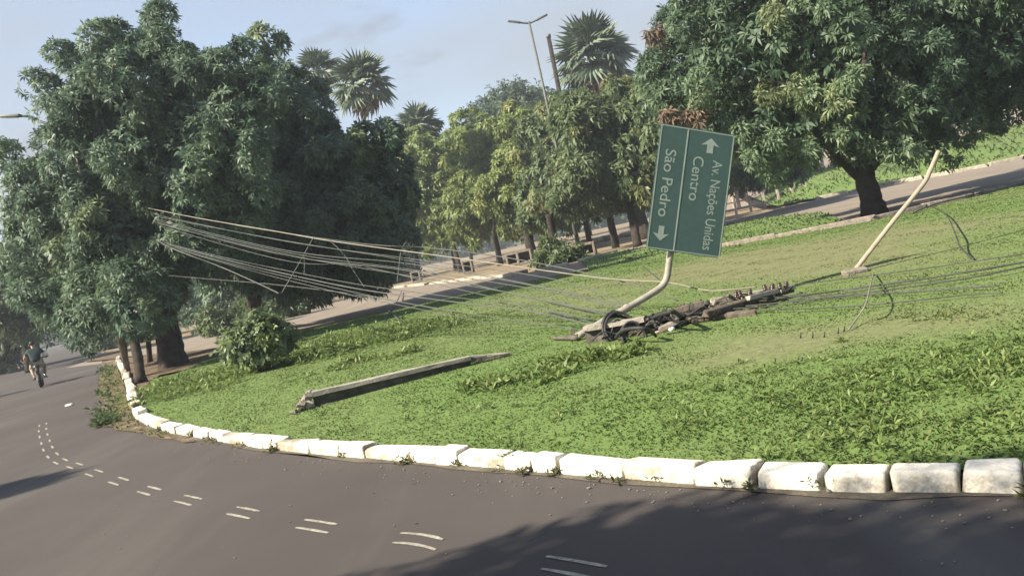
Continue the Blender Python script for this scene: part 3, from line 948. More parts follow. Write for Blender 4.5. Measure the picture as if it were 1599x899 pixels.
tree('mango_tree', (-10.38, 24.85, 0.05), [(-10.42, 24.98, 0), (-10.36, 24.90, 0.53), (-10.32, 24.90, 1.37), (-10.40, 25.00, 2.36), (-10.53, 25.20, 3.47)], (0.40, 0.28), auto_limbs((-10.59, 25.40, 2.28), LA, 10, 0.26, 0.06, 3), LA,
     26000, 8, 0.205, 0.056, MANGO, 101, 'huge dark mango tree with a thick trunk standing at the left corner of the lawn', group='large mango trees', flare=0.35, gap=0.24, cluster=38, fill=.14, pom=.42)
# second dark tree of the same mass, further back
LB = [(-7.13,33.00,10.83,0.41), (-6.76,33.00,10.29,0.61), (-7.84,33.00,10.04,0.66), (-6.49,33.20,8.92,0.87), 
    (-7.21,31.79,7.88,1.37), (-7.75,34.23,8.24,1.47), (-6.37,31.46,6.98,0.92), (-6.86,34.43,7.47,1.01), 
    (-8.38,31.94,7.11,1.47), (-9.05,34.14,7.49,1.58), (-7.05,31.56,5.81,1.60), (-7.82,34.80,6.21,1.77), 
    (-5.73,30.95,5.01,1.33), (-6.27,34.56,5.33,1.49), (-4.69,31.62,5.28,0.88), (-5.25,34.81,5.61,0.96), 
    (-3.88,31.84,6.20,0.49), (-4.06,34.35,6.59,0.53), (-3.79,31.69,5.31,0.83), (-4.06,34.34,5.58,0.90), 
    (-4.30,31.56,4.18,1.26), (-4.57,34.68,4.56,1.39), (-3.58,31.47,3.34,0.73), (-4.01,34.25,3.57,0.79), 
    (-5.50,31.25,3.56,1.49), (-6.32,35.00,3.86,1.67), (-7.39,31.08,3.88,1.58), (-8.28,34.91,4.29,1.77), 
    (-9.01,31.39,4.83,1.45), (-9.90,34.46,5.02,1.59), (-4.23,31.63,2.47,0.78), (-4.70,34.66,2.77,0.85), 
    (-6.42,31.59,2.58,1.12), (-7.03,34.70,2.51,1.23), (-8.23,31.37,2.49,1.21), (-9.13,34.51,2.65,1.33), 
    (-10.11,31.95,3.04,1.13), (-10.76,34.11,3.17,1.21), (-11.53,33.00,2.55,0.86), (-5.22,31.64,1.72,0.73), 
    (-5.74,34.64,1.68,0.80), (-7.43,31.47,1.64,0.63), (-8.30,34.36,1.70,0.69), ]
LB = [q for q in LB if q[2] - q[3] > 0.4]
tree('mango_tree', (-13.99, 44.17, 0.02), [(-13.61, 42.92, 0), (-10.11, 33.00, 1.44), (-9.60, 33.00, 2.63)], (0.30, 0.24), auto_limbs((-9.66, 33.00, 2.51), LB, 6, .2, .07, 5), LB,
     16000, 8, 0.28, 0.08, MANGO, 102, 'dark spreading tree behind the hanging cables, right of the huge mango', group=None, gap=0.12, cluster=38, fill=.16, pom=.48)
# right hand mango tree
LM = [(6.65,25.27,6.62,0.86), (7.69,29.23,7.38,0.99), (6.09,25.32,5.48,0.74), (6.88,28.77,5.90,0.84), (5.94,25.50,6.01,0.43), 
    (6.77,28.45,6.55,0.48), (6.54,24.76,4.19,0.84), (7.48,28.88,4.75,0.98), (5.96,25.36,4.84,0.51), (6.75,28.60,5.09,0.57), 
    (7.33,24.20,5.38,1.38), (8.91,29.73,6.10,1.69), (8.05,24.26,3.55,1.05), (9.90,29.96,3.84,1.29), (8.67,23.56,5.63,1.56), 
    (11.14,30.07,6.71,1.99), (10.29,23.35,5.21,1.72), (13.64,30.65,6.31,2.26), (9.30,24.41,3.55,1.39), 
    (11.48,30.29,4.13,1.72), (10.57,23.79,3.38,1.39), (13.44,30.08,3.94,1.76), (12.68,23.95,4.52,1.92), 
    (15.87,29.87,5.11,2.39), (11.60,23.63,2.62,1.02), (14.98,30.34,2.89,1.31), (13.30,24.13,2.81,1.04), 
    (16.49,29.97,3.04,1.29), (15.05,24.37,4.10,1.87), (18.17,29.49,4.68,2.27), (15.33,24.88,2.97,0.96), 
    (18.21,29.62,3.33,1.14), (16.09,24.84,3.08,0.65), (18.58,28.83,3.18,0.75), (16.21,24.65,5.24,1.97), 
    (18.92,28.78,5.80,2.30), (13.20,23.67,5.79,1.89), (16.57,29.74,6.76,2.38), (10.65,23.70,7.15,1.90), 
    (13.57,30.30,8.75,2.42), (8.06,24.29,7.42,1.57), (9.91,29.89,8.71,1.93), (6.82,25.29,7.49,0.86), (7.69,28.87,8.32,0.98), 
    (19.20,27.00,4.41,2.08), (13.57,24.81,2.03,0.57), (16.18,29.56,2.24,0.68), (10.50,24.23,2.60,0.75), 
    (13.23,30.14,2.78,0.93), (8.09,24.08,2.69,0.52), (10.13,29.98,2.96,0.65), (12.56,24.60,2.16,0.57), 
    (15.31,30.00,2.13,0.69), (9.59,24.17,2.44,0.48), (12.07,30.34,2.77,0.61), (20.31,27.00,6.47,2.28), 
    (16.32,25.11,7.65,2.32), (18.79,28.68,8.51,2.65), (13.04,24.21,8.51,2.05), (15.82,29.44,10.03,2.49), 
    (10.08,24.73,9.04,1.90), (12.09,29.51,10.47,2.27), ]
tree('mango_tree', (11.64, 26.17, 0.08), [(11.40, 25.62, 0.05), (11.60, 26.10, 0.56), (11.53, 26.10, 1.29), (11.58, 26.10, 1.99), (11.54, 26.30, 3.04)], (0.35, 0.25), auto_limbs((11.58, 26.10, 1.89), LM, 8, .24, .06, 7) + [([(11.53, 26.10, 1.08), (10.81, 26.00, 2.04), (10.04, 25.60, 3.06)], .2, .1), ([(11.55, 26.10, 1.38), (12.32, 26.00, 1.92), (13.23, 25.80, 2.41)], .2, .1)], LM,
     26000, 9, 0.205, 0.054, MANGO_R, 103, 'big round mango tree with a short bare trunk on the right beside the far road', group='large mango trees', flare=.25, gap=0.2, cluster=38, fill=.45, bright=.86, pom=.42)
# rust coloured young growth hanging at the left side of that crown
LR = [(5.49, 24.00, 4.17) + (0.18,), (5.83, 24.00, 3.99) + (0.16,), (6.28, 24.00, 4.00) + (0.2,), (5.79, 25.00, 6.76) + (.18,)]
bpyR = link('young_leaves', crown_mesh('young_leaves', LR, 70, 9, 0.24, 0.055, [(0.13, 0.095, 0.07), (0.20, 0.15, 0.11), (0.17, 0.12, 0.085)], 104, 6, .08, 0, 0.2, .5), M_LEAF,
            [o for o in COL.objects if o.name.startswith('mango_tree') and 'right' in o.get('label', '')][0], smooth=False)
bpyR['label'] = 'rust coloured young leaves just above the sign'

# row of clipped street trees between the far road and the back street
ROW = [
 ((655,426), 80, 60, (668,322), 'leftmost street tree of the row, olive crown hanging down to the road', OLIVE,
  '', [(-5.07,74.04,11.78,1.71), (-5.11,77.74,12.03,1.79), (-3.73,73.47,10.31,2.26), (-3.56,78.46,11.16,2.41), 
    (-5.82,72.96,9.40,2.02), (-6.62,78.96,10.12,2.19), (-4.26,72.00,7.37,2.44), (-4.76,80.12,8.21,2.71), 
    (-5.93,72.02,6.14,2.22), (-6.55,80.09,6.65,2.46), (-4.03,73.03,4.76,2.13), (-4.45,79.39,4.96,2.32), 
    (-5.47,73.86,3.76,1.25), (-5.63,78.22,3.64,1.32), (-6.31,74.80,2.73,0.58), (-6.30,77.26,2.79,0.59), 
    (-6.63,73.02,4.59,1.24), (-7.44,79.29,5.23,1.34), (-1.91,73.87,9.15,1.70), (-2.22,78.60,9.32,1.81), 
    (-6.00,72.89,10.90,1.12), (-6.48,78.57,11.33,1.21), ]),
 ((713,416), 70, 60, (735,300), 'second street tree of the row, bright olive crown beside the leftmost one', OLIVE,
  '', [(-0.87,67.96,10.71,1.67), (-0.95,69.94,10.87,1.72), (0.70,67.38,9.74,1.87), (0.90,70.39,9.89,1.95), 
    (-0.78,66.47,7.83,2.15), (-0.61,71.53,8.48,2.31), (0.93,66.58,6.81,1.95), (0.98,71.27,7.17,2.08), 
    (-1.77,66.12,5.67,2.03), (-2.21,72.25,5.84,2.22), (-0.27,66.26,4.43,1.73), (-0.36,71.84,4.50,1.88), 
    (-1.89,67.02,3.55,1.44), (-2.08,71.00,3.80,1.53), (-3.14,66.54,4.70,1.54), (-3.24,71.11,5.13,1.64), 
    (-4.03,69.00,2.89,0.74), (2.19,67.13,7.77,1.34), (2.29,70.79,8.35,1.42), ]),
 ((782,410), 60, 60, (800,290), 'olive green street tree of the row above the small concrete frame', OLIVE,
  '', [(2.37,60.50,9.47,1.58), (2.65,63.33,9.63,1.66), (3.59,60.05,8.00,1.57), (4.17,63.90,8.63,1.67), (2.69,59.63,6.85,1.83), 
    (2.64,64.31,7.33,1.98), (0.92,59.11,5.40,1.73), (1.00,64.98,5.92,1.90), (2.86,59.41,4.62,1.74), (3.15,64.66,4.89,1.89), 
    (1.24,60.45,3.47,1.40), (1.26,63.77,3.51,1.47), (3.01,61.10,3.21,1.22), (3.23,62.93,3.06,1.26), (-0.10,59.87,4.96,1.11), 
    (0.06,64.23,5.22,1.19), ]),
 ((833,406), 60, 60, (860,270), 'thick trunked street tree in the middle of the row', GREENS,
  '', [(4.77,53.91,8.81,1.24), (5.34,58.04,9.41,1.34), (5.76,54.21,7.99,1.42), (6.13,57.78,8.48,1.51), (4.07,53.50,7.87,1.56), 
    (4.54,58.63,8.39,1.71), (5.28,53.48,6.74,1.73), (5.90,58.63,7.31,1.89), (4.10,53.58,5.56,1.73), (4.26,59.04,5.89,1.91), 
    (5.46,53.43,4.86,1.40), (5.96,58.75,5.29,1.54), (3.16,53.87,4.06,1.41), (3.59,58.36,4.36,1.53), (4.34,54.33,3.22,1.25), 
    (4.75,57.38,3.14,1.32), (2.20,55.19,3.36,0.93), (2.49,56.78,3.37,0.96), (6.55,53.77,6.04,1.08), (6.78,57.85,6.55,1.16), ]),
 ((872,396), 58, 60, (905,240), 'tall green street tree just left of the double lamp post', GREENS,
  '', [(5.42,43.35,7.48,0.80), (5.57,46.36,7.87,0.86), (6.04,43.63,6.92,1.01), (6.61,46.71,7.33,1.08), (4.92,43.07,6.67,1.13), 
    (5.40,47.08,7.37,1.23), (6.49,43.27,6.07,1.13), (7.03,46.74,6.62,1.22), (5.32,43.14,5.89,1.39), (5.73,47.18,6.36,1.52), 
    (5.89,43.48,4.89,1.27), (6.42,46.57,5.02,1.36), (4.65,43.14,4.55,1.19), (4.91,46.64,4.76,1.29), (5.12,43.80,3.42,1.01), 
    (5.66,46.46,3.62,1.07), (4.09,43.93,3.37,0.81), (4.31,46.17,3.41,0.85), ]),
 ((962,379), 55, 60, (960,240), 'straight slim street tree between the lamp post and the sign', GREENS,
  '', [(7.78,46.07,8.31,0.85), (8.05,47.84,8.50,0.88), (8.52,46.02,7.84,0.92), (8.97,47.85,7.94,0.96), (8.78,45.85,6.76,1.13), 
    (9.37,48.15,7.13,1.19), (7.63,45.65,7.05,1.12), (8.06,48.27,7.36,1.19), (8.64,45.42,5.65,1.33), (9.10,48.78,5.81,1.43), 
    (7.01,45.07,5.85,1.32), (7.57,49.00,6.11,1.43), (7.71,45.42,4.19,1.33), (8.19,48.60,4.46,1.42), (6.21,45.39,4.06,1.05), 
    (6.71,48.38,4.36,1.12), (8.85,45.80,4.08,0.92), (9.41,48.52,4.27,0.97), (7.11,45.68,3.21,0.91), (7.41,48.08,3.24,0.96), 
    (5.93,47.22,2.89,0.65), ]),
 ((996,384), 46, 60, (1005,240), 'forked street tree nearest the sign at the right end of the row', GREENS,
  '', [(9.01,43.11,7.29,0.86), (9.62,44.95,7.53,0.90), (8.28,42.56,6.08,0.98), (8.85,45.91,6.53,1.06), (9.47,42.42,5.79,0.98), 
    (9.96,45.53,6.12,1.05), (8.34,42.14,4.87,1.17), (9.16,46.18,5.05,1.28), (9.14,42.30,3.90,1.04), (9.91,45.62,4.26,1.12), 
    (7.68,42.27,3.74,0.91), (8.35,45.87,3.93,0.99), (8.51,42.83,2.93,0.92), (9.06,45.26,2.78,0.97), (9.77,42.29,4.97,0.85), 
    (10.50,45.92,5.36,0.92), (6.96,42.66,3.08,0.59), (7.32,45.01,2.95,0.62), ]),
]
bases = [(-9.79, 92.71, 0), (-4.89, 80.65, 0), (-0.48, 64.14, 0), (1.78, 55.84, 0), (2.80, 45.78, 0), (6.44, 48.62, 0), (6.73, 42.50, 0)]
tops = [(-7.83, 76.00, 3.88), (-4.05, 69.00, 3.56), (-0.43, 62.00, 2.67), (1.80, 56.00, 2.76), (2.80, 45.50, 2.61), (6.22, 47.00, 2.85), (6.96, 44.00, 2.26)]
Ys = [76, 69, 62, 56, 45.5, 47, 44]
for i, (rw, bs, tp) in enumerate(zip(ROW, bases, tops)):
    lb = rw[7]
    sc_ = Ys[i] / bs[1]
    tree('street_tree', bs, [bs, (bs[0] + (tp[0] - bs[0]) * .4, bs[1] + (tp[1] - bs[1]) * .4, tp[2] * .45), tp], ((0.26, .2) if i != 3 else (.36, .3)) if i < 5 else (.25, .19), auto_limbs(tp, lb, 2, .12, .04, 40 + i), lb,
         4800, 7, 0.36, 0.13, rw[5], 120 + i, rw[4], group='street trees in the clipped row', gap=0.08, cluster=24, fill=.25, droop=.45, pom=.5, bright=.86, sides=9)

# smaller tree between the sign and the right hand mango
LS = [(15.64,50.40,4.93,1.40), (16.59,53.51,5.08,1.48), (16.76,50.26,3.75,1.31), (17.70,53.51,3.83,1.40), 
    (17.81,50.76,4.42,1.33), (18.95,53.34,4.40,1.40), (15.56,50.58,3.31,1.09), (16.44,53.37,3.39,1.15), 
    (18.27,51.03,2.69,0.86), (18.82,52.95,2.82,0.90), (15.17,52.25,2.82,0.80), (16.40,50.66,2.63,0.70), 
    (17.35,53.41,2.72,0.74), ]
tree('shade_tree', (38.36, 131.17, 0), [(38.36, 131.17, 0), (17.58, 60.00, 1.75), (17.78, 60.00, 2.98)], (.32, .26), auto_limbs((17.78, 60.00, 2.98), LS, 4, .18, .06, 9), LS,
     3600, 6, 0.36, 0.12, MANGO, 140, 'small dark tree showing low between the sign and the right mango trunk', gap=.12, sig=.35, fill=.5)

# trees standing further back: label, base x, depth, pixel sized crown lobes turned into metres
BG = [
 ('bushy dark tree rising behind the olive street trees', DULL, [(3.44,91.21,15.52,2.39), (3.40,98.15,16.79,2.57), (0.68,91.82,15.23,1.98), (1.07,98.62,16.22,2.12), 
    (5.63,92.12,15.32,2.41), (6.04,98.13,16.17,2.57), (1.64,91.94,14.04,2.12), (1.58,98.39,14.65,2.27), 
    (5.96,92.65,13.09,1.85), (6.27,97.43,13.73,1.95), (4.40,92.07,17.09,1.42), (4.98,98.20,18.12,1.51), 
    (7.80,93.65,15.55,1.73), (7.71,96.19,16.08,1.78), ], 0.55),
 ('pale green tree on the far left side of the road', PALE, [(-28.20,47.64,5.30,1.25), (-30.71,51.97,5.77,1.36), (-27.07,47.69,4.50,1.25), (-29.70,52.07,4.55,1.36), 
    (-28.92,47.59,3.75,1.24), (-31.42,51.87,3.97,1.36), (-27.81,47.87,3.39,0.96), (-30.20,51.85,3.52,1.04), 
    (-30.07,48.43,4.87,1.49), (-32.10,51.50,5.16,1.58), (-29.38,48.59,6.34,1.27), (-31.31,51.44,6.63,1.35), 
    (-27.04,48.43,4.99,0.82), (-28.87,51.77,5.35,0.88), (-27.01,48.20,2.82,0.52), (-28.99,51.75,2.80,0.56), ], 0.40),
 ('dark leafy tree beside the left pavement, behind the motorcyclist', DULL, [(-39.49,58.00,3.64,1.16), (-38.58,58.00,3.13,0.98), (-33.93,56.26,2.15,0.78), (-36.01,59.69,2.15,0.83), 
    (-34.67,56.49,2.82,1.04), (-36.57,59.43,2.74,1.10), (-33.69,56.69,2.43,0.61), (-35.20,59.35,2.36,0.64), 
    (-36.08,56.73,2.29,1.13), (-37.80,59.23,2.21,1.18), (-34.68,56.97,1.06,0.44), (-35.81,58.98,1.01,0.45), ], 0.35),
 ('hazy pale tree over the far end of the road', PALE, [(-49.39,91.81,5.63,2.12), (-52.29,98.07,5.72,2.26), (-46.94,91.81,4.70,1.98), (-50.44,98.85,4.78,2.13), 
    (-44.95,91.82,4.93,2.12), (-48.28,98.30,5.31,2.27), (-51.11,92.04,4.70,1.27), (-54.21,97.78,4.79,1.35), 
    (-46.53,91.82,2.40,1.13), (-49.38,98.33,2.81,1.21), (-48.43,91.65,3.47,1.13), (-52.20,98.93,3.49,1.22), 
    (-44.38,93.58,2.98,1.58), (-45.69,96.46,3.29,1.63), (-48.40,92.30,7.59,2.13), (-51.58,98.37,8.26,2.27), ], 0.55),
 ('roadside tree with low leaves right of the far road bend', DULL, [(-31.37,64.78,1.81,1.10), (-32.97,67.55,1.64,1.14), (-30.87,64.53,0.60,0.79), (-32.52,67.53,0.60,0.83), 
    (-31.92,64.56,0.75,0.60), (-33.08,67.34,0.86,0.62), (-29.97,65.19,1.91,1.30), (-30.83,66.97,2.04,1.34), 
    (-30.50,65.17,2.44,1.10), (-31.41,66.83,2.58,1.13), ], 0.40),
 ('dim tree closing the view under the hanging cables', MANGO, [(-21.80,59.53,3.80,1.65), (-23.32,64.39,3.95,1.78), (-19.67,58.90,3.06,1.63), (-21.89,65.33,3.30,1.81), 
    (-18.30,59.75,3.28,1.65), (-19.53,63.98,3.33,1.77), (-21.11,58.95,1.82,1.18), (-23.14,64.72,2.12,1.29), 
    (-19.15,59.11,1.61,1.18), (-21.20,65.22,1.70,1.30), (-17.79,60.30,1.80,1.21), (-18.69,63.76,1.91,1.28), 
    (-22.45,59.13,2.30,1.09), (-24.65,64.76,2.20,1.20), (-23.30,59.95,3.72,1.38), (-25.03,64.15,3.98,1.48), ], 0.45),
 ('dim tree behind the lower cables and the far road', MANGO, [(-20.73,81.15,3.53,2.25), (-22.47,86.36,3.62,2.39), (-17.80,80.56,2.99,2.35), (-19.23,88.29,3.18,2.58), 
    (-14.51,79.94,2.99,2.46), (-15.99,88.37,3.55,2.72), (-11.64,83.79,3.43,2.58), (-19.32,79.89,1.74,1.35), 
    (-21.10,87.72,1.46,1.48), (-16.23,80.32,1.54,1.48), (-17.80,87.62,1.51,1.62), (-13.18,80.80,1.21,1.37), 
    (-14.26,87.59,1.38,1.48), (-10.81,84.00,1.90,1.94), (-8.72,84.00,4.37,1.94), ], 0.55),
 ('tree filling the gap behind the second olive street tree', DULL, [(-7.74,115.18,10.68,3.54), (-8.32,126.26,11.00,3.88), (-2.82,114.12,9.63,3.51), (-3.75,125.19,9.96,3.85), 
    (1.11,117.98,8.65,3.63), (1.44,122.30,8.70,3.76), (-6.34,113.27,6.63,2.96), (-6.88,126.00,7.10,3.30), 
    (-2.15,115.93,6.02,2.68), (-2.26,125.24,6.23,2.89), (-9.71,113.97,8.17,2.98), (-10.85,125.93,9.16,3.29), ], 0.7),
 ('tree filling the gap behind the middle of the street tree row', DULL, [(7.89,119.66,10.58,3.68), (8.85,130.74,10.85,4.02), (12.30,118.26,9.91,4.00), (13.55,130.34,10.80,4.41), 
    (17.07,120.87,10.01,4.09), (18.91,129.16,10.29,4.37), (8.79,118.65,7.29,2.74), (9.76,130.60,7.67,3.01), 
    (13.63,119.85,6.38,2.77), (15.39,131.06,7.20,3.02), (18.91,125.00,6.72,2.88), ], 0.7),
 ('dark tree standing behind the sign', DULL, [(15.97,81.99,7.68,2.52), (16.97,88.68,8.53,2.73), (18.54,80.78,7.50,2.73), (20.46,89.30,8.53,3.02), 
    (22.05,82.02,7.59,2.78), (23.76,88.10,8.17,2.98), (17.07,80.57,5.32,1.86), (18.36,88.61,5.77,2.04), 
    (20.54,81.63,5.46,1.88), (22.02,89.18,6.10,2.06), (23.22,81.95,5.85,1.89), (24.78,88.06,6.10,2.03), 
    (20.56,82.13,10.01,1.90), (22.62,88.70,10.36,2.05), (23.53,83.38,10.16,2.57), (24.35,86.26,10.31,2.65), ], 0.55),
 ('tree behind the right mango, seen against its trunk', DULL, [(31.85,88.16,7.06,2.98), (37.23,102.98,8.36,3.49), (36.74,88.07,7.71,3.39), (42.85,101.81,8.67,3.92), 
    (41.83,89.17,7.07,3.43), (48.09,102.42,7.97,3.94), (48.59,92.35,7.90,3.55), (51.73,97.60,8.16,3.75), 
    (55.37,95.00,8.99,3.22), ], 0.6),
]
for i, (lab, pal, lb, ll) in enumerate(BG):
    cx = sum(q[0] for q in lb) / len(lb); cy = sum(q[1] for q in lb) / len(lb)
    zt = sum(q[2] for q in lb) / len(lb)
    tree('background_tree', (cx, cy, 0), [(cx, cy, -.05), (cx + .1, cy, zt * .5), (cx, cy, zt)], (.3, .14), auto_limbs((cx, cy, zt * .55), lb, 3, .14, .05, 60 + i), lb,
         2600, 5, ll, ll * .36, pal, 150 + i, lab, group='trees in the background', gap=.1, sig=.4, cluster=8, fill=.45, droop=.35, sides=7)
# a wood far behind everything: no single tree of it can be told apart
rngb = random.Random(4)
lbw = []
for k in range(120):
    a = -0.80 + 1.6 * k / 119
    d = rngb.uniform(240, 300)
    lbw.append((d * math.sin(a), d * math.cos(a), rngb.uniform(1, 3.2), rngb.uniform(4.0, 5.5)))
o = link('far_wood', crown_mesh('far_wood', lbw, 9000, 4, 2.2, 1.1, DULL, 190, 8, 1.0, 0, .3, .2), M_LEAF, smooth=False)
tag(o, 'low distant wood along the horizon', 'trees', kind='stuff')

# thin trunks and stumps beside the huge mango
def stem(name, base, top, r0, r1, label, material=M_BARK, cat='tree', seed=1):
    t = empty(name, base, label, cat)
    P = smooth_path([base, tuple((Vector(base) * .5 + Vector(top) * .5) + Vector((.05, 0, 0))), top], 4)
    tube('trunk', P, [r0 * (1.25 if i == 0 else 1) + (r1 - r0) * i / (len(P) - 1) for i in range(len(P))], material, t, 10, jitter=.1, seed=seed)
    tube('limb', [P[-2], P[-2] + Vector((.12, .1, .5)), P[-2] + Vector((.2, .2, 1.0))], [r1 * .7, r1 * .5, r1 * .3], material, t, 7)
    return t
stem('slim_tree', (-9.68, 21.04, 0.08), (-10.04, 21.90, 1.69), .135, .10, 'straight dark trunk just left of the huge mango trunk', seed=2)
stem('slim_tree', (-15.54, 32.83, 0.08), (-14.09, 30.00, 1.68), .12, .09, 'shorter dark trunk behind the white side kerb', seed=3)
stem('slim_tree', (-13.47, 30.33, 0.05), (-12.76, 29.00, 1.84), .10, .07, 'slim trunk in the shade between two thicker trunks', seed=4)
stem('slim_tree', (-12.53, 28.96, 0.05), (-11.94, 28.00, 1.75), .09, .07, 'thin pale stem leaning beside the huge mango trunk', M_PALEBARK, seed=5)

# shrub in the lawn
LSH_ = [q for q in [(-5.24,16.75,0.98,0.26), (-5.53,16.72,0.77,0.26), (-4.94,16.74,0.84,0.26), (-5.25,16.70,0.60,0.31), 
    (-5.74,17.06,0.60,0.24), (-5.09,17.05,0.60,0.21), (-4.84,17.00,0.80,0.16), (-5.79,17.05,0.67,0.16), 
    (-5.38,16.73,0.60,0.18), (-4.69,16.81,0.63,0.16), ]]
LSH_ = [(x, y, max(z, r + .05), r) for x, y, z, r in LSH_]
tree('shrub', (-5.34, 16.62, 0.1), [(-5.34, 16.62, 0.1), (-5.37, 16.90, 0.36), (-5.27, 16.90, 0.67)], (.035, .02), [([(-5.38, 16.90, 0.29), (-5.51, 16.80, 0.60), (-5.52, 16.70, 0.81)], .02, .01), ([(-5.38, 16.90, 0.29), (-5.12, 17.00, 0.49), (-4.94, 17.00, 0.72)], .02, .01)], LSH_,
     1500, 6, 0.11, 0.058, [(0.085, 0.13, 0.07), (0.165, 0.22, 0.11), (0.20, 0.25, 0.09)], 170, 'round broad leaved shrub growing alone in the lawn', cat='shrub', gap=.0, sig=.09, cluster=6, fill=.4, droop=.3, zmin=.12, bright=.85)
# low bushes along the far edge of the road under the cables
for i, (c, rpx, lab) in enumerate([((-12.76, 48.00, 0.65), .9, 'pale bush at the road edge below the cables'), ((-15.66, 44.00, 1.09), .45, 'drooping bush under the second dark tree'), ((-13.62, 44.00, 0.93), .8, 'low bush between the pale bush and the drooping one'), ((2.55, 42.00, 0.01), .6, 'small dark bush beside the pale edging stones')]):
    lb = [(c[0] + dx, c[1] + dy, max(.35, c[2] * .3 + dz), rpx * .6) for dx, dy, dz in ((0, 0, .5), (-.6, .2, .2), (.6, -.1, .25), (.1, -.4, .0), (-.2, .1, .8))]
    tree('bush', (c[0], c[1], 0), [(c[0], c[1], 0), (c[0], c[1], .4), (c[0] + .1, c[1], .9)], (.05, .03), [], lb, 420, 6, .3, .10, PALE if i == 0 else GREENS, 180 + i, lab, cat='bush', gap=0, sig=.2, cluster=6, fill=.3, zmin=.1)

# trees beyond the left edge of the view: they throw the long shadows over the road
OFF = [((-11.8, -3.2), [(-11.4, -2.90, 5.3, 1.9), (-10.4, -2.40, 5.6, 1.9), (-9.6, -2.30, 6.4, 1.6), (-8.6, -1.90, 6, 2), (-12, -2.90, 6.8, 1.6), (-7.8, -2.50, 7, 1.6), (-7, -2.10, 6.4, 1.6), (-6.4, -3.20, 7.6, 1.6),
         (-7.5, 0.75, 5.2, 0.7), (-7, 0.68, 5.3, 0.75), (-7.0, 0.40, 5.1, 0.7), (-8.1, 0.72, 5, 0.5), (-7.6, 0.25, 5.3, 0.9), (-8, -0.20, 5.6, 1.1), (-7.2, -0.60, 6, 1.2), (-9.2, 0.10, 5, 0.7), (-7.1, 0.0, 5.5, 0.9), (-6.0, -1.3, 5.4, .9), (-6.4, -1.05, 5.8, 0.9), (-8.4, 0.35, 5.1, 0.5), (-5.6, -1.75, 6.2, 1.15), (-5.2, -2.70, 7, 1.6), (-9, -1.00, 5.4, 1.1), (-6.8, -3.80, 7.2, 1.6), (-8.6, -3.90, 7.4, 1.6)], 8000, 'street tree beyond the left edge of the view, nearest the camera', .9)]
for bs, lb, n, lab, s_ in OFF:
    tree('roadside_tree', (bs[0], bs[1], 0), [(bs[0], bs[1], -.05), (bs[0] + .2, bs[1] + .1, 2.2), (bs[0] + .8, bs[1] + .3, 4.6)], (.35, .2), auto_limbs((bs[0] + .6, bs[1] + .2, 4), lb, 6, .18, .05, 77), lb,
         n, 8, .32, .085, MANGO, 200, lab, group=None, gap=.0, sig=.2, cluster=10, fill=.6)
for i, (bx, by, top, r_) in enumerate([(-16.9, 5.6, 8.9, .5), (-17.6, 5.0, 9.3, .30), (-25.5, 27.8, 5.8, .5)]):
    lb = [(bx, by, top - r_ * 1.2 - k * r_ * 1.05, r_ * (.55 + .15 * k)) for k in range(7)]
    tree('slender_tree', (bx, by, 0), [(bx, by, -.05), (bx + .05, by, top * .4), (bx, by, top * .9)], (.13, .04), [], lb, 900, 6, .25, .07, DULL, 210 + i,
         ['slender tree beyond the left edge, taller of the pair by the road', 'slimmer slender tree beside the taller one beyond the left edge', 'slender tree on the left pavement level with the motorcyclist'][i], gap=0, sig=.10, cluster=6, fill=.5)

# ---- fan palms, every frond its own part
def frond_mesh(name, Lp, rad, nseg, seed, droop, material, fold=0.25):
    """A fan leaf along +X: petiole of length Lp, then nseg pointed segments in a pleated fan."""
    rng = random.Random(seed)
    V, F = tube_data([(0, 0, 0), (Lp * .5, 0, .02), (Lp, 0, 0)], [.03, .022, .016], 4)
    V = [tuple(v) for v in V]; F = list(F)
    for k in range(nseg):
        a = R(-118 + 236 * k / (nseg - 1))
        ln = rad * (0.72 + 0.28 * math.cos(a * .7)) * rng.uniform(.9, 1.08)
        da = R(236 / (nseg - 1)) * .5
        def P(r_, an, dz):
            return (Lp + r_ * math.cos(an), r_ * math.sin(an), dz - droop * (r_ / rad) ** 2 * rad)
        o = len(V)
        V += [(Lp, 0, 0), P(ln * .5, a - da, -fold * .12), P(ln * .55, a, fold * .15), P(ln * .5, a + da, -fold * .12),
              P(ln, a + rng.uniform(-.04, .04), -.05 - rng.uniform(0, .12) * rad)]
        F += [(o, o + 1, o + 2), (o, o + 2, o + 3), (o + 1, o + 4, o + 2), (o + 2, o + 4, o + 3)]
    me = mesh(name, V, F)
    me.materials.append(material)
    return me
FR = [frond_mesh('frond', .75, .85, 15, 1, .10, M_PALM), frond_mesh('frond', .85, .85, 15, 2, .30, M_PALM)]
DF = [frond_mesh('dead_frond', .7, .7, 9, 3, .7, M_DEADPALM), frond_mesh('dead_frond', .6, .65, 8, 4, .9, M_DEADPALM)]

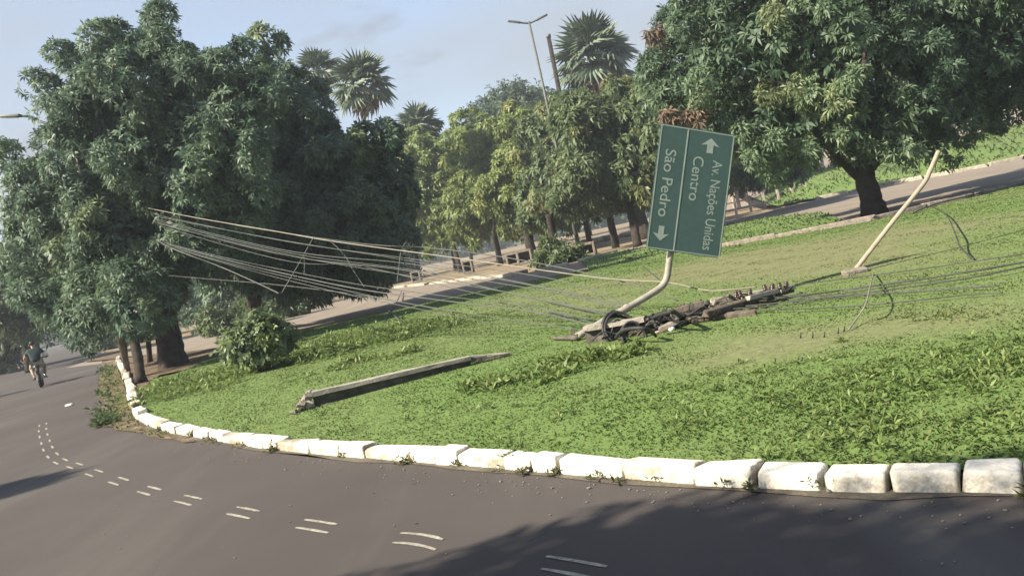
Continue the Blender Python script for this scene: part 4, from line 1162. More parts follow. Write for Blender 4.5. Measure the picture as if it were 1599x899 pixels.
def palm(base, crown, size, n, dead, seed, label, rtrunk=.16, lean=(0, 0)):
    rng = random.Random(seed)
    t = empty('fan_palm', base, label, 'palm tree', 'fan palms on the skyline')
    b, c = Vector(base), Vector(crown)
    P = smooth_path([b, b.lerp(c, .5) + Vector((lean[0], lean[1], 0)), c], 6)
    tube('trunk', P, [rtrunk * 1.3 - rtrunk * .45 * i / (len(P) - 1) for i in range(len(P))], M_BARK, t, 9, jitter=.06, seed=seed)
    def put(name, me, az, el, s, rollr):
        o = bpy.data.objects.new(name, me)
        COL.objects.link(o)
        o.parent = t
        o.location = c - b + Vector((0, 0, rng.uniform(-.25, .1) * size))
        mx = Matrix.Rotation(az, 4, 'Z') @ Matrix.Rotation(-el, 4, 'Y') @ Matrix.Rotation(rollr, 4, 'X')
        o.rotation_euler = mx.to_euler()
        o.scale = (s, s, s)
    for k in range(n):
        f = (k + .5) / n
        el = R(82 - 118 * f + rng.uniform(-8, 8))
        put('frond', FR[0] if f < .6 else FR[1], k * 2.39996 + rng.uniform(-.2, .2), el, size * rng.uniform(.88, 1.1), rng.uniform(-.5, .5))
    for k in range(dead):
        put('dead_frond', DF[k % 2], k * 2.39996, R(-rng.uniform(48, 84)), size * rng.uniform(.85, 1.15), rng.uniform(-.6, .6))
palm((-13.20, 83.16, 0), (-7.44, 60.00, 14.83), 1.62, 44, 14, 1, 'fan palm with a bare slim trunk against the sky, right of the dark trees')
palm((-15.05, 85.56, 0), (-10.57, 62.00, 16.73), 1.25, 36, 6, 2, 'fan palm half hidden behind the dark tree crown')
palm((-3.85, 68.90, 0), (-5.41, 78.00, 13.93), 1.45, 36, 4, 3, 'short looking fan palm above the leftmost street tree')
palm((9.08, 53.12, 0), (10.00, 66.00, 14.43), 2.25, 54, 40, 4, 'biggest fan palm with a skirt of dead brown fronds, right of the lamp post', .3)

# ------------------------------------------------------------------ bent direction sign
S_O, S_TR, S_TL, S_BR = Vector((2.46, 11.55, 2.74)), Vector((2.92, 11.55, 0.77)), Vector((3.52, 11.55, 2.41)), Vector((1.91, 11.55, 1.12))
U_ = ((S_BR - S_O) + (S_TR - S_TL)); SL = U_.length / 2; U_.normalize()
V_ = ((S_TL - S_O) + (S_TR - S_BR)); SW = V_.length / 2
V_ = (V_ - U_ * V_.dot(U_)).normalized()
Cn = (S_O + S_TR + S_TL + S_BR) / 4
rz_ = Matrix.Rotation(R(9), 3, 'Z')
U_, V_ = rz_ @ U_, rz_ @ V_
N_ = U_.cross(V_)
S_O = Cn - U_ * SL / 2 - V_ * SW / 2
SM = Matrix((U_, V_, N_)).transposed().to_4x4()
SM.translation = S_O
sign = empty('road_sign', (0.73, 11.58, 0.1), 'green direction sign standing on edge on its bent grey post, lettering running downwards', 'road sign')

def sbox(name, u0, u1, v0, v1, n0, n1, material, bev=0.0, parent=None):
    b = bmesh.new()
    bmesh.ops.create_cube(b, size=1)
    for v in b.verts:
        v.co = Vector(((u0 + u1) / 2 + v.co.x * (u1 - u0), (v0 + v1) / 2 + v.co.y * (v1 - v0), (n0 + n1) / 2 + v.co.z * (n1 - n0)))
    if bev:
        bmesh.ops.bevel(b, geom=[e for e in b.edges if abs((e.verts[0].co - e.verts[1].co).normalized().z) > .9], offset=bev, segments=4, affect='EDGES')
    bmesh.ops.transform(b, matrix=SM, verts=b.verts)
    return bm_obj(name, b, material, parent or sign, local=False, smooth=False)
sbox('panel', 0, SL, 0, SW, -.012, 0, M_GREEN, .035)
bw = .014
for (a, b_, c, d) in ((.012, SL - .012, .010, .010 + bw), (.012, SL - .012, SW - .010 - bw, SW - .010), (.010, .010 + bw, .030, SW - .030), (SL - .010 - bw, SL - .010, .030, SW - .030)):
    sbox('border', a, b_, c, d, 0.0, .003, M_SIGNW)
DV = SW * .368
sbox('divider', .012, SL - .012, DV - .009, DV + .009, 0.0, .004, M_SIGNW)
kS = SL / 1.895

def arrow(u0, u1, v, wd, left):
    """A fat arrow along the panel's u axis."""
    ln = u1 - u0
    tip, tail, s = (u0, u1, 1) if left else (u1, u0, -1)
    h = ln * .52
    P = [(tip, v), (tip + s * h, v + wd / 2), (tip + s * h * .86, v + wd * .17), (tail, v + wd * .17), (tail, v - wd * .17), (tip + s * h * .86, v - wd * .17), (tip + s * h, v - wd / 2)]
    b = bmesh.new()
    f = b.faces.new([b.verts.new((p[0], p[1], .003)) for p in P])
    f.normal_update()
    if f.normal.z < 0: f.normal_flip()
    bmesh.ops.triangulate(b, faces=b.faces[:])
    bmesh.ops.transform(b, matrix=SM, verts=b.verts)
    return bm_obj('arrow', b, M_SIGNW, sign, local=False, smooth=False)
arrow(.107 * kS, .335 * kS, .815 * kS, .30 * kS, True)
arrow(1.53 * kS, 1.755 * kS, .205 * kS, .26 * kS, False)

def lettering(txt, u0, u1, v, cap):
    cu = bpy.data.curves.new('lettering', 'FONT')
    cu.body = txt
    cu.size = 1.0
    cu.offset = 0.006
    tmp = bpy.data.objects.new('lettering', cu)
    COL.objects.link(tmp)
    dg = bpy.context.evaluated_depsgraph_get()
    me = bpy.data.meshes.new_from_object(tmp.evaluated_get(dg))
    bpy.data.objects.remove(tmp)
    n = len(me.vertices)
    co = np.empty(n * 3)
    me.vertices.foreach_get('co', co)
    co = co.reshape(-1, 3)
    x0, x1 = co[:, 0].min(), co[:, 0].max()
    X = u0 + (co[:, 0] - x0) * (u1 - u0) / (x1 - x0)
    Y = v + co[:, 1] * cap / 0.729
    W3 = np.array(SM)[:3, :3] @ np.stack([X, Y, np.full(n, .003)])
    me.vertices.foreach_set('co', (W3.T + np.array(SM.translation)).ravel())
    me.update()
    me.name = 'lettering'
    o = link('lettering', me, M_SIGNW, sign, smooth=False)
    o['label'] = 'pale lettering reading ' + txt
lettering('Av. Nações Unidas', .43 * kS, 1.80 * kS, .89 * kS, .165 * kS)
lettering('Centro', .41 * kS, 1.085 * kS, .575 * kS, .175 * kS)
lettering('São Pedro', .37 * kS, 1.39 * kS, .125 * kS, .175 * kS)
# the post: lies from its torn base, rises, bends and runs up behind the panel along the divider
back = lambda u: SM @ Vector((u, DV - .01, -.09))
PP = smooth_path([(0.71, 11.18, 0.16), (1.29, 11.30, 0.33), (1.85, 11.50, 0.48), (2.11, 11.60, 0.60), tuple(back(SL + .10)), tuple(back(SL - .15)), tuple(back(SL * .5)), tuple(back(.12))], 6)
tube('post', PP, .047, M_STEEL, sign, 14)
tube('post_stub', [(0.41, 11.77, 0.14), (0.57, 11.45, 0.15), (0.73, 11.14, 0.16)], [.022, .034, .045], M_DARKCONC, sign, 8, jitter=.2, seed=4)
V, F = [], []
for k, px in enumerate((0.0, .16)):
    pass
bp = Vector((0.69, 11.29, 0.16))
parts = []
for k in range(5):
    a = k * 2 * PI / 5
    parts.append(box_data(bp + Vector((0.0, math.cos(a) * .075, .02 + math.sin(a) * .075)), (.04, .02, .07), Matrix.Rotation(a, 3, 'X')))
V, F = join_data(parts)
link('base_flange', mesh('base_flange', V, F), M_DARKCONC, sign, smooth=False)
cl = Vector((1.49, 11.38, 0.38))
dv = (Vector((1.85, 11.50, 0.48)) - cl).normalized()
tube('collar', [cl - dv * .03, cl + dv * .03], .057, M_STEEL, sign, 14)
for uu in (SL * .2, SL * .8):
    q = SM @ Vector((uu, DV, -.045))
    V, F = box_data((0, 0, 0), (.05, .34, .06))
    V = [SM.to_3x3() @ Vector(v) + q for v in V]
    link('bracket', mesh('bracket', V, F), M_BACK, sign, smooth=False)

# ------------------------------------------------------------------ fallen concrete pole in the lawn
def beam(name, A, B, w0, w1, h0, h1, material, parent, recess=.35, n=10, seed=0):
    """Concrete pole of I section lying from A to B: flat flanges above and below, a sunken web on both sides."""
    rng = random.Random(seed)
    A, B = Vector(A), Vector(B)
    d = (B - A).normalized()
    sd = Vector((d.y, -d.x, 0)).normalized()
    up_ = sd.cross(d)
    prof = [(-.5, 0), (.5, 0), (.5, .24), (.5 - recess, .32), (.5 - recess, .68), (.5, .76), (.5, 1), (-.5, 1), (-.5, .76), (-.5 + recess, .68), (-.5 + recess, .32), (-.5, .24)]
    k = len(prof)
    V, F = [], []
    for i in range(n + 1):
        f = i / n
        c = A.lerp(B, f)
        w_, h_ = w0 + (w1 - w0) * f, h0 + (h1 - h0) * f
        for (x, y) in prof:
            j = rng.uniform(-.006, .006)
            V.append(c + sd * (x * w_ + j) + up_ * (y * h_ + j))
    for i in range(n):
        for q in range(k):
            a, b_ = i * k + q, i * k + (q + 1) % k
            F.append((a, b_, b_ + k, a + k))
    F.append(tuple(reversed(range(k)))); F.append(tuple(n * k + q for q in range(k)))
    me = mesh(name, V, F)
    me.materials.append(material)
    me.materials.append(M_DARKCONC)
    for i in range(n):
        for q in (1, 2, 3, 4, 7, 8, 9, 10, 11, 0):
            me.polygons[i * k + q].material_index = 1  # web, sides and underside darker: shade painted into the colour
    return link(name, me, None, parent, smooth=False)
pole = empty('fallen_pole', (-2.66, 10.07, 0.1), 'pale concrete pole lying in the lawn with a broken crumbled end', 'concrete pole', 'fallen concrete poles')
A0, A1, A2 = Vector((-2.75, 10.46, 0.03)), Vector((-0.75, 11.06, 0.03)), Vector((-0.21, 11.13, 0.1))
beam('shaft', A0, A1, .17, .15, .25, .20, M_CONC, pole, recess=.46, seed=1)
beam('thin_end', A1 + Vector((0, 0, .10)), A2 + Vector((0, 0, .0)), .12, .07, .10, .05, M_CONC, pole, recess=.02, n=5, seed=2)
rngc = random.Random(44)
for i in range(13):
    f = rngc.random()
    q = A0 + Vector((-.02 - .21 * f, -.02 - .09 * f + rngc.uniform(-.09, .09), .05 + (.20 - .16 * f) * rngc.uniform(.3, 1.0)))
    sz = [rngc.uniform(.05, .13) * (1 - .35 * f) for _ in range(3)]
    o = bm_obj('broken_chunk', bm_rock(sz, 300 + i, 1, .22, .10), (M_CONC, M_CONCD, M_CONCD)[i % 3], pole, smooth=False)
    o.location = q - pole.location
    o.rotation_euler = (rngc.uniform(-.8, .8), rngc.uniform(-.8, .8), rngc.uniform(0, 3))
for i, dz in enumerate((.06, .17)):
    p = A0 + Vector((-.02, 0, dz))
    tube('rebar', smooth_path([p, p + Vector((-.10, -.02, .03)), p + Vector((-.19, .01, -.02 + .05 * i))], 4), .006, M_BLACK, pole, 5)

# ------------------------------------------------------------------ the heap under the sign: second pole, crossarms, coils
heap = empty('fallen_pole', (0.91, 10.68, 0.1), 'dark sided concrete pole lying under the bent sign, tangled in cables', 'concrete pole', 'fallen concrete poles')
H0, H1, H2 = Vector((0.81, 10.78, 0.09)), Vector((1.57, 10.54, 0.09)), Vector((3.37, 11.11, 0.09))
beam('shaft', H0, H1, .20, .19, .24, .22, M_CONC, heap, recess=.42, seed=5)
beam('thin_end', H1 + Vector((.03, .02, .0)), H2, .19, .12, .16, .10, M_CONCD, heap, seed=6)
def lie(name, label, cat, A, B, w_, h_, material, group=None, roll=0.0, seed=0):
    """A timber or metal arm lying from A to B."""
    A, B = Vector(A), Vector(B)
    t = empty(name, tuple(A), label, cat, group)
    d = (B - A)
    b = bm_rock((d.length, w_, h_), seed, 1, .03, .12)
    o = bm_obj('arm', b, material, t, smooth=False)
    o.location = d / 2
    o.rotation_euler = (d.to_track_quat('X', 'Z') @ Matrix.Rotation(roll, 3, 'X').to_quaternion()).to_euler()
    return t
arms = [((2.26, 10.24, 0.22), (3.67, 11.13, 0.2), .10, .09, M_WOOD, 'long grey timber crossarm along the far side of the cable heap'),
        ((1.62, 10.71, 0.24), (2.37, 10.70, 0.3), .09, .09, M_WOOD, 'timber crossarm propped at the middle of the cable heap'),
        ((2.08, 10.61, 0.15), (2.86, 10.15, 0.13), .09, .06, M_WOOD, 'dark plank on the near side of the cable heap'),
        ((2.69, 11.63, 0.2), (3.50, 11.70, 0.16), .08, .07, M_CONC, 'short pale crossarm carrying the row of dark insulators'),
        ((1.64, 10.03, 0.18), (1.87, 9.92, 0.26), .07, .06, M_CONCD, 'stubby tilted arm beside the black coil'),
        ((2.87, 10.41, 0.28), (3.68, 11.05, 0.22), .07, .06, M_CONC, 'pale arm at the right tip of the cable heap')]
for i, (a, b_, w_, h_, mm_, lab) in enumerate(arms):
    lie('crossarm', lab, 'crossarm', a, b_, w_, h_, mm_, 'crossarms in the cable heap', .2 * (-1) ** i, 330 + i)

def insulator(loc, tilt, label):
    t = empty('insulator', loc, label, 'insulator', 'dark insulators on the fallen crossarms')
    pr = [(.012, 0), (.012, .02), (.034, .022), (.036, .034), (.016, .04), (.032, .05), (.034, .062), (.015, .068), (.028, .078), (.026, .09), (.012, .1)]
    V, F = [], []
    k = 10
    for r_, z in pr:
        for j in range(k):
            V.append((r_ * math.cos(2 * PI * j / k), r_ * math.sin(2 * PI * j / k), z))
    for i in range(len(pr) - 1):
        for j in range(k):
            F.append((i * k + j, i * k + (j + 1) % k, (i + 1) * k + (j + 1) % k, (i + 1) * k + j))
    F.append(tuple((len(pr) - 1) * k + j for j in range(k)))
    o = link('body', mesh('body', V, F), M_INSUL, t, local=True)
    tube('pin', [(0, 0, -.05), (0, 0, .004)], .008, M_STEEL, t, 6, local=True)
    t.rotation_euler = (tilt, tilt * .6, 0)
for i, p in enumerate([(3.26, 10.89, 0.26), (3.32, 10.81, 0.26), (3.41, 10.76, 0.26), (3.49, 10.80, 0.25), (2.88, 10.96, 0.25), (2.93, 10.91, 0.25), (3.03, 10.86, 0.25)]):
    insulator((p[0], p[1], p[2]), (-.2, .15, -.1, .3, .1, -.25, .2)[i], ['leftmost insulator of the right four', 'second insulator of the right four', 'third insulator of the right four', 'insulator nearest the right tip of the heap', 'leftmost insulator of the left three', 'middle insulator of the left three', 'rightmost insulator of the left three'][i] + ', dark and ribbed')

def coil(name, label, c, r_, rw, nrm, turns, a0, a1, seed, material=M_BLACK):
    """Loops of thick black cable."""
    rng = random.Random(seed)
    nrm = Vector(nrm).normalized()
    u = nrm.orthogonal().normalized(); v = nrm.cross(u)
    parts = []
    for k in range(turns):
        rr = r_ * rng.uniform(.88, 1.06)
        off = nrm * (k - turns / 2) * rw * 1.6 + Vector((rng.uniform(-.02, .02), rng.uniform(-.02, .02), 0))
        P = [Vector(c) + off + (u * math.cos(a) + v * math.sin(a)) * rr * (1 + .05 * math.sin(3 * a + k)) for a in [a0 + (a1 - a0) * i / 22 for i in range(23)]]
        parts.append(tube_data(P, rw, 6))
    V, F = join_data(parts)
    o = link(name, mesh(name, V, F), material)
    return tag(o, label, 'cable coil')
coil('cable_coil', 'black coil of thick cable standing behind the bent sign post', (1.24, 10.63, 0.21), .25, .018, (.35, -1, .6), 4, 0, 2 * PI, 1)
coil('cable_coil', 'black coil of cable slumped over the pole under the sign', (1.34, 10.16, 0.15), .17, .017, (.5, -1, .35), 3, 0, 2 * PI, 2)
coil('cable_coil', 'small loose black loop lying to the right of the sign post', (1.82, 10.47, 0.22), .16, .018, (.2, -.7, .8), 3, 0, 2 * PI, 3)
for i, (pts, rr, lab) in enumerate([([(1.70, 10.95, 0.2), (1.66, 10.02, 0.36), (1.75, 9.55, 0.42), (1.99, 10.39, 0.24)], .024, 'thick black hose arching out of the cable heap'),
                                    ([(1.15, 10.46, 0.14), (1.17, 9.78, 0.3), (1.28, 9.46, 0.34), (1.42, 9.43, 0.3), (1.56, 9.90, 0.14)], .021, 'thick black hose bent over the fallen pole under the sign')]):
    tag(tube('hose', smooth_path(pts, 6), rr, M_BLACK, None, 9), lab, 'hose')
rb = empty('rubble_heap', (2.38, 11.20, 0.1), 'jumble of broken concrete and fittings in the middle of the cable heap', 'rubble')
rngr = random.Random(12)
RB = [(1.73, 10.95, 0.15), (1.82, 10.80, 0.12), (1.97, 10.94, 0.16), (2.08, 10.88, 0.16), (2.20, 10.79, 0.16), (2.32, 10.85, 0.18), (2.41, 10.90, 0.14), (2.46, 10.66, 0.2), (2.63, 10.94, 0.15), (2.74, 10.96, 0.15), (2.31, 10.97, 0.24), (2.14, 11.03, 0.22), (1.61, 10.70, 0.14), (2.88, 11.03, 0.15), (2.41, 10.81, 0.25), (3.03, 10.96, 0.14), (2.58, 10.93, 0.22), (1.86, 10.58, 0.1), (1.75, 10.99, 0.22), (3.19, 11.08, 0.13)]
for i, p in enumerate(RB):
    s = [rngr.uniform(.05, .15) for _ in range(3)]
    o = bm_obj('rubble_piece', bm_rock(s, 400 + i, 1, .2, .18), (M_CONCD, M_CONC, M_BLACK, M_WOOD)[i % 4], rb)
    o.location = Vector(p) - rb.location
    o.rotation_euler = [rngr.uniform(-1, 1) for _ in range(3)]
b = bmesh.new()
bmesh.ops.create_uvsphere(b, u_segments=14, v_segments=10, radius=.042)
for v in b.verts: v.co.z *= .85
o = bm_obj('lamp_globe', b, M_WHITE)
o.location = (1.83, 10.27, 0.13)
tag(o, 'small round white lamp globe on the grass at the near side of the heap', 'lamp globe')
tag(tube('conduit', [(1.62, 10.23, 0.13), (1.81, 10.31, 0.13)], .016, M_CONC, None, 7), 'short pale conduit pointing at the white globe', 'conduit')

tg = []
rngt = random.Random(61)
for k in range(19):
    f0 = rngt.random() * .8
    a = Vector((0.85, 10.48, 0.16)).lerp(Vector((3.18, 10.60, 0.2)), f0)
    P = [a]
    hd = rngt.uniform(-.6, 1.3)
    for j in range(rngt.randint(4, 8)):
        hd += rngt.uniform(-1.0, 1.0)
        q = P[-1] + Vector((math.cos(hd) * .16, math.sin(hd) * .10, 0))
        q.z = .15 + abs(rngt.gauss(0, .09))
        ctr = Vector((0.85, 10.48, 0.16)).lerp(Vector((3.18, 10.60, 0.2)), min(1, max(0, (q.x - a.x) / 2.9 + f0)))
        q.y = ctr.y + max(-.28, min(.35, q.y - ctr.y))
        P.append(q)
    tg.append(tube_data(smooth_path(P, 4), rngt.choice((.006, .008, .010, .015)), 5))
V, F = join_data(tg)
tag(link('cable_tangle', mesh('cable_tangle', V, F), M_BLACK), 'tangle of loose black cables sprawled over the fallen pole heap', 'cable tangle')
tg = []
for k in range(34):
    f0 = rngt.random()
    a = Vector((1.28, 10.58, 0.14)).lerp(Vector((3.46, 11.06, 0.18)), f0) + Vector((rngt.uniform(-.1, .1), rngt.uniform(-.22, .3), rngt.uniform(0, .16)))
    tg.append(box_data(a, (rngt.uniform(.04, .30), rngt.uniform(.012, .05), rngt.uniform(.01, .05)), Matrix.Rotation(rngt.uniform(-.6, 1.0), 3, 'Z') @ Matrix.Rotation(rngt.uniform(-.7, .7), 3, 'Y')))
V, F = join_data(tg)
tag(link('debris', mesh('debris', V, F), M_WOOD, smooth=False), 'splintered timber and metal scraps strewn through the heap', 'debris', kind='stuff')

# ------------------------------------------------------------------ leaning lamp pole
lp = empty('leaning_pole', (4.88, 12.06, 0.1), 'cream painted steel pole leaning far to the right, bent at its top', 'pole')
tube('shaft', smooth_path([(4.91, 12.15, 0.08), (5.62, 12.15, 0.69), (6.25, 12.30, 1.14), (6.43, 12.35, 1.33), (6.63, 12.40, 1.58)], 8), .034, M_CREAM, lp, 12)
b = bm_rock((.32, .22, .10), 61, 2, .12, .3)
o = bm_obj('footing', b, M_CONCD, lp)
o.location = (0.05, 0, .02)

# ------------------------------------------------------------------ cables
def cable(pts, r_, material, label, group, n=8, sag=0.0):
    P = smooth_path(pts, n)
    o = tube('cable', P, r_, material, None, 6)
    return tag(o, label, 'cable', group)
G1 = 'cables torn down between the huge mango and the heap'
cable([(-10.91, 25.20, 5.19), (-7.64, 21.50, 3.93), (-4.72, 18.00, 2.88), (-3.16, 16.00, 2.32), (-1.08, 14.50, 1.61), (1.28, 12.70, 0.80), (2.19, 12.00, 0.56), (2.58, 11.70, 0.39), (2.82, 11.50, 0.33), (3.27, 11.30, 0.30)], .011, M_CABLEP, 'uppermost and thickest pale cable falling from the huge mango to the heap', G1)
FAN = [([(-10.25, 24.90, 4.75), (-4.49, 17.00, 2.68), (-1.68, 15.00, 1.70), (0.61, 13.00, 0.85), (1.57, 11.60, 0.38)], .010), ([(-10.19, 24.80, 4.67), (-4.50, 17.00, 2.61), (-1.70, 15.00, 1.64), (0.60, 13.00, 0.79), (1.70, 11.60, 0.31)], .009),
       ([(-10.12, 24.70, 4.60), (-4.50, 16.90, 2.53), (-1.71, 15.00, 1.57), (0.59, 13.00, 0.73), (1.59, 11.50, 0.32)], .011), ([(-10.06, 24.60, 4.52), (-4.48, 16.80, 2.46), (-1.72, 14.90, 1.49), (0.57, 12.90, 0.68), (1.54, 11.50, 0.31)], .010),
       ([(-9.99, 24.50, 4.45), (-4.47, 16.70, 2.39), (-1.72, 14.80, 1.44), (0.46, 12.90, 0.65), (1.45, 11.50, 0.29)], .013), ([(-9.93, 24.40, 4.39), (-4.46, 16.60, 2.34), (-1.72, 14.70, 1.39), (0.35, 12.80, 0.63), (1.31, 11.50, 0.27)], .010),
       ([(-9.83, 24.30, 4.31), (-4.44, 16.50, 2.27), (-2.70, 15.40, 1.70), (-0.83, 13.80, 1.02), (1.04, 11.50, 0.29)], .009)]
NTH = ['topmost', 'second', 'third', 'fourth', 'fifth', 'sixth', 'lowest']
for (p, r_), nth in zip(FAN, NTH):
    rj = random.Random(nth)
    p = [(q[0], q[1], q[2] + (rj.uniform(-.07, .07) if 0 < i_ < len(p) - 1 else 0)) for i_, q in enumerate(p)]
    cable(p, r_ * .72, M_CABLE, nth + ' grey cable of the upper fan below the thick pale cable', G1)
cable([(-8.65, 25.90, 4.14), (-2.96, 16.20, 2.27), (-1.31, 15.00, 1.80), (0.11, 13.90, 1.32), (1.55, 12.60, 0.71), (2.26, 11.70, 0.29)], .009, M_CABLE, 'thin grey cable swinging just above the thick pale cable', G1)
LOW = [([(-9.83, 24.20, 3.82), (-6.11, 17.80, 2.67), (-4.55, 16.70, 2.07), (-2.76, 15.40, 1.42), (-1.09, 14.20, 0.91), (0.23, 13.00, 0.53), (1.10, 11.40, 0.22)], .010), ([(-9.76, 24.10, 3.77), (-6.08, 17.70, 2.63), (-4.53, 16.60, 2.00), (-2.74, 15.20, 1.34), (-1.09, 13.90, 0.85), (0.22, 12.80, 0.48), (1.05, 11.40, 0.20)], .015),
       ([(-9.69, 24.00, 3.72), (-6.06, 17.60, 2.58), (-4.52, 16.50, 1.95), (-2.92, 15.20, 1.34), (-1.76, 14.20, 0.93), (-0.29, 12.90, 0.48), (0.95, 11.30, 0.18)], .010), ([(-9.62, 23.90, 3.66), (-5.97, 17.50, 2.52), (-4.50, 16.40, 1.89), (-3.12, 15.30, 1.35), (-1.75, 14.00, 0.88), (-0.39, 12.60, 0.44)], .009)]
for (p, r_), nth in zip(LOW, ['uppermost', 'thickest', 'third', 'lowest']):
    cable(p, r_ * .72, M_CABLE, nth + ' grey cable of the lower bundle sagging over the lawn', G1)
cable([(-9.77, 24.20, 3.83), (-7.07, 18.30, 3.00), (-5.89, 17.40, 2.39), (-5.01, 16.80, 1.87), (-4.50, 16.40, 1.56)], .012, M_CABLE, 'steepest grey cable of the lower bundle, ending above the shrub', G1)
cable([(-13.85, 30.40, 3.55), (-7.81, 21.00, 2.40), (-4.62, 16.70, 1.75), (-2.78, 15.30, 1.23), (-1.22, 13.90, 0.73)], .008, M_CABLE, 'faint lowest cable crossing the dark trees under the lower bundle', G1)
for p, lab in [([(-3.58, 16.30, 2.48), (-3.78, 16.30, 2.26), (-4.02, 16.20, 1.96), (-4.37, 16.10, 1.56)], 'loose cable end slanting down left below the thick pale cable'),
               ([(-3.21, 16.00, 2.34), (-2.99, 15.90, 2.02), (-2.87, 15.80, 1.70), (-2.71, 15.70, 1.33)], 'loose cable end slanting down right below the thick pale cable'),
               ([(-1.70, 15.20, 2.00), (-1.81, 15.10, 1.87), (-1.89, 15.00, 1.63), (-1.97, 14.80, 1.33)], 'loose cable end hanging straight near the olive street trees'),
               ([(-3.86, 16.40, 2.17), (-3.89, 16.40, 2.00), (-3.94, 16.40, 1.82)], 'short loose cable end hanging inside the fan')]:
    cable(p, .010, M_CABLE, lab, G1)
for p, lab in [([(-6.37, 48.72, 0.1), (-4.90, 35.41, 0.15), (-4.29, 28.56, 0.12), (-3.76, 23.64, 0.12)], 'pale cable end trailing over the shaded lawn edge, steeper one'),
               ([(-5.24, 33.83, 0.12), (-3.94, 26.68, 0.16), (-3.04, 22.04, 0.12)], 'pale cable end trailing over the shaded lawn edge, flatter one')]:
    cable(p, .022, M_CABLE, lab, 'cable ends at the shaded lawn edge')
G2 = 'cables lying on the lawn right of the heap'
RC = [([(3.26, 11.24, 0.22), (3.89, 11.66, 0.17), (5.01, 10.94, 0.14), (5.63, 10.49, 0.14), (6.14, 10.01, 0.16), (7.01, 9.48, 0.16)], .011, M_CABLED, 'topmost dark cable running over the lawn past the leaning pole'),
      ([(2.65, 10.79, 0.2), (3.50, 10.57, 0.16), (4.10, 10.22, 0.15), (4.83, 9.76, 0.15), (5.69, 9.30, 0.17), (6.69, 9.05, 0.17)], .016, M_CABLED, 'thick dark cable running across the lawn to the right edge'),
      ([(2.70, 10.68, 0.18), (3.47, 10.04, 0.16), (4.42, 9.40, 0.15), (5.06, 9.10, 0.15), (5.53, 9.05, 0.16), (6.54, 8.86, 0.16)], .012, M_CABLED, 'dark cable hugging the thick one on its lower side'),
      ([(2.59, 10.60, 0.16), (2.96, 9.95, 0.15), (3.41, 9.12, 0.15), (3.89, 8.62, 0.14), (4.36, 8.24, 0.14), (4.61, 7.95, 0.13)], .011, M_CABLED, 'lowest dark cable lying in the lawn right of the heap'),
      ([(2.50, 10.55, 0.2), (3.28, 9.95, 0.16), (3.86, 9.65, 0.15), (4.31, 8.90, 0.15), (4.80, 8.31, 0.14)], .010, M_CABLED, 'dark cable just above the lowest one right of the heap'),
      ([(3.14, 10.73, 0.2), (3.83, 10.35, 0.16), (4.56, 10.01, 0.15), (5.23, 9.52, 0.15), (5.70, 9.32, 0.16), (6.47, 8.95, 0.16)], .008, M_CABLED, 'thin dark cable just above the thick one at the right edge'),
      ([(3.27, 10.85, 0.2), (3.64, 10.61, 0.16), (3.97, 10.29, 0.15), (4.15, 10.06, 0.14)], .006, M_CABLE, 'short pale cable among the dark ones beside the heap'),
      ([(3.38, 10.46, 0.16), (4.00, 9.64, 0.15), (4.36, 9.14, 0.14), (4.86, 8.52, 0.13)], .006, M_CABLE, 'long pale cable among the dark ones on the lawn'),
      ([(3.37, 10.69, 0.17), (3.78, 10.01, 0.16), (4.46, 9.63, 0.16), (5.00, 9.11, 0.15), (5.83, 9.06, 0.16)], .008, M_CABLED, 'thin dark cable weaving between the two pale ones')]
for p, r_, mm_, lab in RC:
    if p[-1][0] > 7.5:      # runs on beyond the view
        a_, b_ = Vector(p[-2]), Vector(p[-1])
        p = p + [(b_.x + (b_.x - a_.x) * 5, b_.y + (b_.y - a_.y) * 5, .14)]
    cable(p, r_ * .72, mm_, lab or 'dark cable lying between the thick one and the lowest one on the lawn', G2)
cable([(11.94, 23.30, 0.13), (9.64, 18.23, 0.2), (7.27, 13.57, 0.26), (6.33, 11.73, 0.2), (5.89, 10.66, 0.13)], .012, M_CABLED, 'curved dark cable looping from the far road edge down to the lawn', None)
cable([(10.56, 21.54, 0.14), (11.88, 22.90, 0.16), (13.31, 23.50, 0.16), (14.98, 23.81, 0.16), (16.95, 23.92, 0.16)], .018, M_CABLED, 'dark cable lying along the far edge of the lawn', None)
cable([(4.87, 11.31, 0.14), (3.82, 9.02, 0.3), (3.36, 8.10, 0.28), (3.24, 8.05, 0.18), (3.04, 7.82, 0.12)], .008, M_CABLEP, 'thin pale cable curling over the dark cables below the leaning pole', None)
cable([(4.59, 31.15, 0.06), (3.80, 23.76, 0.08), (3.21, 18.28, 0.08)], .03, M_CABLED, 'dark cable slanting across the green strip left of the sign post', None)
cable([(0.62, 15.74, 0.13), (0.93, 13.68, 0.14), (1.28, 12.34, 0.14)], .010, M_CABLED, 'thin dark cable creeping through the grass left of the sign post', 'thin dark cables left of the sign post')
cable([(0.65, 18.81, 0.13), (1.08, 15.31, 0.14), (1.47, 12.86, 0.15)], .009, M_CABLED, 'thinner dark cable creeping behind its neighbour left of the sign post', 'thin dark cables left of the sign post')
# a few short leafless stalks sticking up from the lawn by the lowest cable
st = []
for p in [(2.70, 7.87, 0.1), (2.63, 8.00, 0.1), (2.78, 7.78, 0.1), (2.93, 7.82, 0.1), (3.00, 7.85, 0.1)]:
    pp = Vector(p)
    st.append(tube_data([pp, pp + Vector((.01, 0, .03)), pp + Vector((.02, .01, .055))], [.009, .007, .003], 5))
V, F = join_data(st)
tag(link('stalks', mesh('stalks', V, F), M_BLACK), 'dark cut stalks in the lawn below the cables', 'stalks', kind='stuff')

